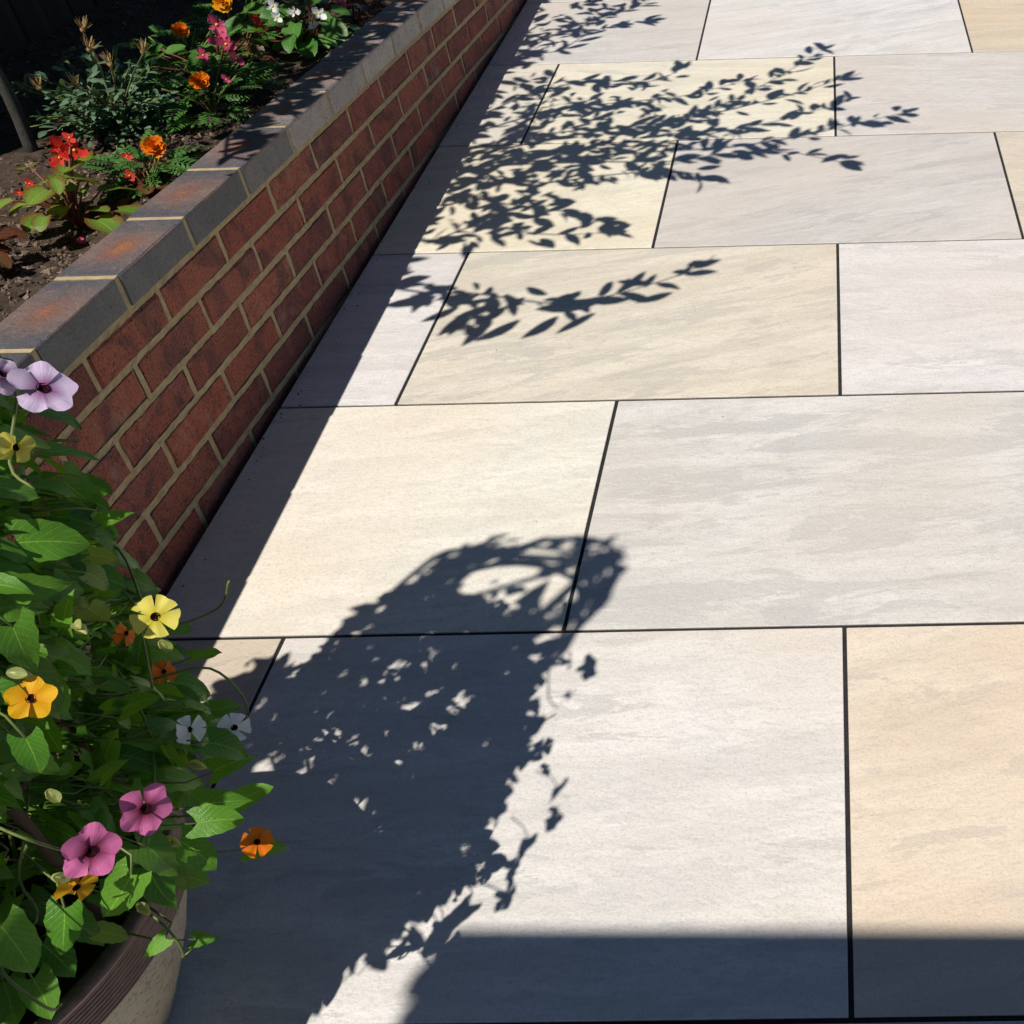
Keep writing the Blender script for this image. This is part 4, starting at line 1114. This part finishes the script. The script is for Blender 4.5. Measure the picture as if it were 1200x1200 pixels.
marigold((-1.425, 0.955), 'small orange marigold with ferny leaves right beside the sunlit coping', [((-1.386, 0.956, 0.405), 0.026, (0.4, -0.7, 0.8))], 40, 0.11, 0.075)
marigold((-1.50, 1.40), 'marigold with a single orange-red flower below the pink begonia', [((-1.457, 1.324, 0.397), 0.023, (0.5, -0.8, 0.6))], 90, 0.24, 0.11)
marigold((-1.70, 1.70), 'orange marigold leftmost behind the straw-coloured seed heads', [((-1.646, 1.652, 0.402), 0.022, (0.4, -0.8, 0.6))], 60, 0.22, 0.11)
marigold((-1.68, 1.97), 'golden orange marigold at the top edge left of the white begonia', [((-1.648, 1.898, 0.388), 0.030, (0.4, -0.8, 0.6)), ((-1.60, 1.99, 0.39), 0.026, (0.4, -0.8, 0.6))], 60, 0.24, 0.12, P_MARIY)

# gone-over daisy bush with glaucous leaves and straw seed heads
O = Vector((-1.66, 1.27, soil_z(1.27) - 0.01))
dry = empty('seed_head_plant', O)
tag(dry, 'grey-green bushy plant with straw-coloured dried seed heads behind the red begonia', 'plant')
heads = [(-1.689, 1.134, 0.461), (-1.591, 1.107, 0.473), (-1.566, 1.161, 0.529), (-1.505, 1.116, 0.513), (-1.481, 1.202, 0.506), (-1.60, 1.22, 0.55)]
blade = mesh_of(leaf_tpl(lambda t: 0.055 * (1 - t * 0.7), 0, 0.2, -0.35, 0, 4, 1, 0, 1), 'blade', M_DRYLEAF)
gl = MB()
spa_m = [mesh_of(q, 'leaf', M_GLAUC) for q in SPA]
cnt = 0
def leafy(pts, every, s0, s1, prob_part):
    global cnt
    for j in range(2, len(pts)):
        if j % every: continue
        for sd in (0, 1):
            d = (pts[j] - pts[j - 1]).normalized() * 0.7 + rv(0.6); d.z = abs(d.z) * 0.7
            M_ = frame(pts[j], d, Vector((0, 0, 1)) + rv(0.4), random.uniform(s0, s1))
            if random.random() < prob_part and cnt < 110:
                ob('leaf', random.choice(spa_m), dry, M_); cnt += 1
            else: gl.addm(random.choice(SPA), M_)
for k, hpos in enumerate(heads):
    e = Vector(hpos) - O
    pts = curve_pts([(0.02 * math.cos(k), 0.02 * math.sin(k), 0), e * 0.5 + Vector((0, 0.02, 0.03)), e], 16)
    mb = MB(); mb.tube(pts, 0.0019, 5); mb.build('stem', M_DRYSTEM if k % 2 else M_STEM, dry)
    leafy(pts[:-4], 2, 0.018, 0.034, 0.3)
    cal = MB(); V, F = lathe([(0.0, -0.004), (0.004, 0.0), (0.0055, 0.006), (0.0, 0.010)], 8); cal.add(V, F)
    hd = ob('seed_head', cal.mesh('seed_head', M_DRYSTEM), dry, Matrix.Translation(e) @ Matrix.Rotation(random.uniform(-0.4, 0.4), 4, 'X') @ Matrix.Rotation(random.uniform(-0.4, 0.4), 4, 'Y'))
    for q in range(22):
        th = q * 2.4
        d = Vector((math.cos(th) * random.uniform(0.35, 1.1), math.sin(th) * random.uniform(0.35, 1.1), random.uniform(0.3, 0.9)))
        ob('blade', blade, hd, frame(Vector((0, 0, 0.004)), d, Vector((-math.cos(th), -math.sin(th), 0.6)), random.uniform(0.016, 0.031)))
for k in range(80):
    th = random.uniform(0, 6.28); L_ = random.uniform(0.07, 0.2)
    e = Vector((math.cos(th) * L_ * 0.85, math.sin(th) * L_ * 0.85, random.uniform(0.03, 0.16)))
    pts = curve_pts([(0, 0, 0), e * 0.5 + Vector((0, 0, 0.025)), e], 12)
    mb = MB(); mb.tube(pts, 0.0014, 4); mb.build('stem', M_STEM, dry)
    leafy(pts, 2, 0.018, 0.036, 0.25)
tag(gl.build('foliage', M_GLAUC, dry), kind='stuff')

# ------------------------------------------------------------------ small litter
pet = mesh_of(petal_tpl(0.12, 0.62, 0.05, -0.02, 0.25, seed=4, wave=0.12, roundness=0.75), 'fallen_petal', P_CORAL)
for (x, y, lab) in ((-1.295, 0.575, 'crinkled pink petal fallen on the soil against the coping'), (-1.43, 0.70, 'pink petal lying on bare soil below the bronze begonia'), (-1.36, 0.80, 'pink petal on the soil between bronze begonia and marigold')):
    o = ob('fallen_petal', pet, None, Matrix.Translation((x, y, soil_h(x, y) + 0.004)) @ Matrix.Rotation(random.uniform(0, 6), 4, 'Z') @ Matrix.Rotation(0.25, 4, 'X') @ Matrix.Scale(0.018, 4))
    tag(o, lab, 'petal', 'petals fallen on the soil')
gt = MB()
for i in range(140):
    if i < 120: x, y = XE + abs(random.gauss(0, 0.022)) + 0.004, random.uniform(-0.6, 3.2)
    else: x, y = random.uniform(-0.9, 0.8), random.uniform(-0.6, 3.2)
    s_ = random.uniform(0.0007, 0.0022) * (1.0 if i < 120 else 0.6)
    gt.add([(x + q[0] * s_ * random.uniform(0.7, 2.0), y + q[1] * s_, max(0.0006, 0.0008 + q[2] * s_)) for q in [(1, 0, 0), (-1, 0.1, 0), (0, 1, 0.2), (0.1, -1, 0), (0, 0.1, 1)]],
           [(0, 2, 4), (2, 1, 4), (1, 3, 4), (3, 0, 4)])
tag(gt.build('grit', M_CRUMB, smooth=False), 'tiny dark grit and soil crumbs along the wall foot and slabs', 'grit', kind='stuff')
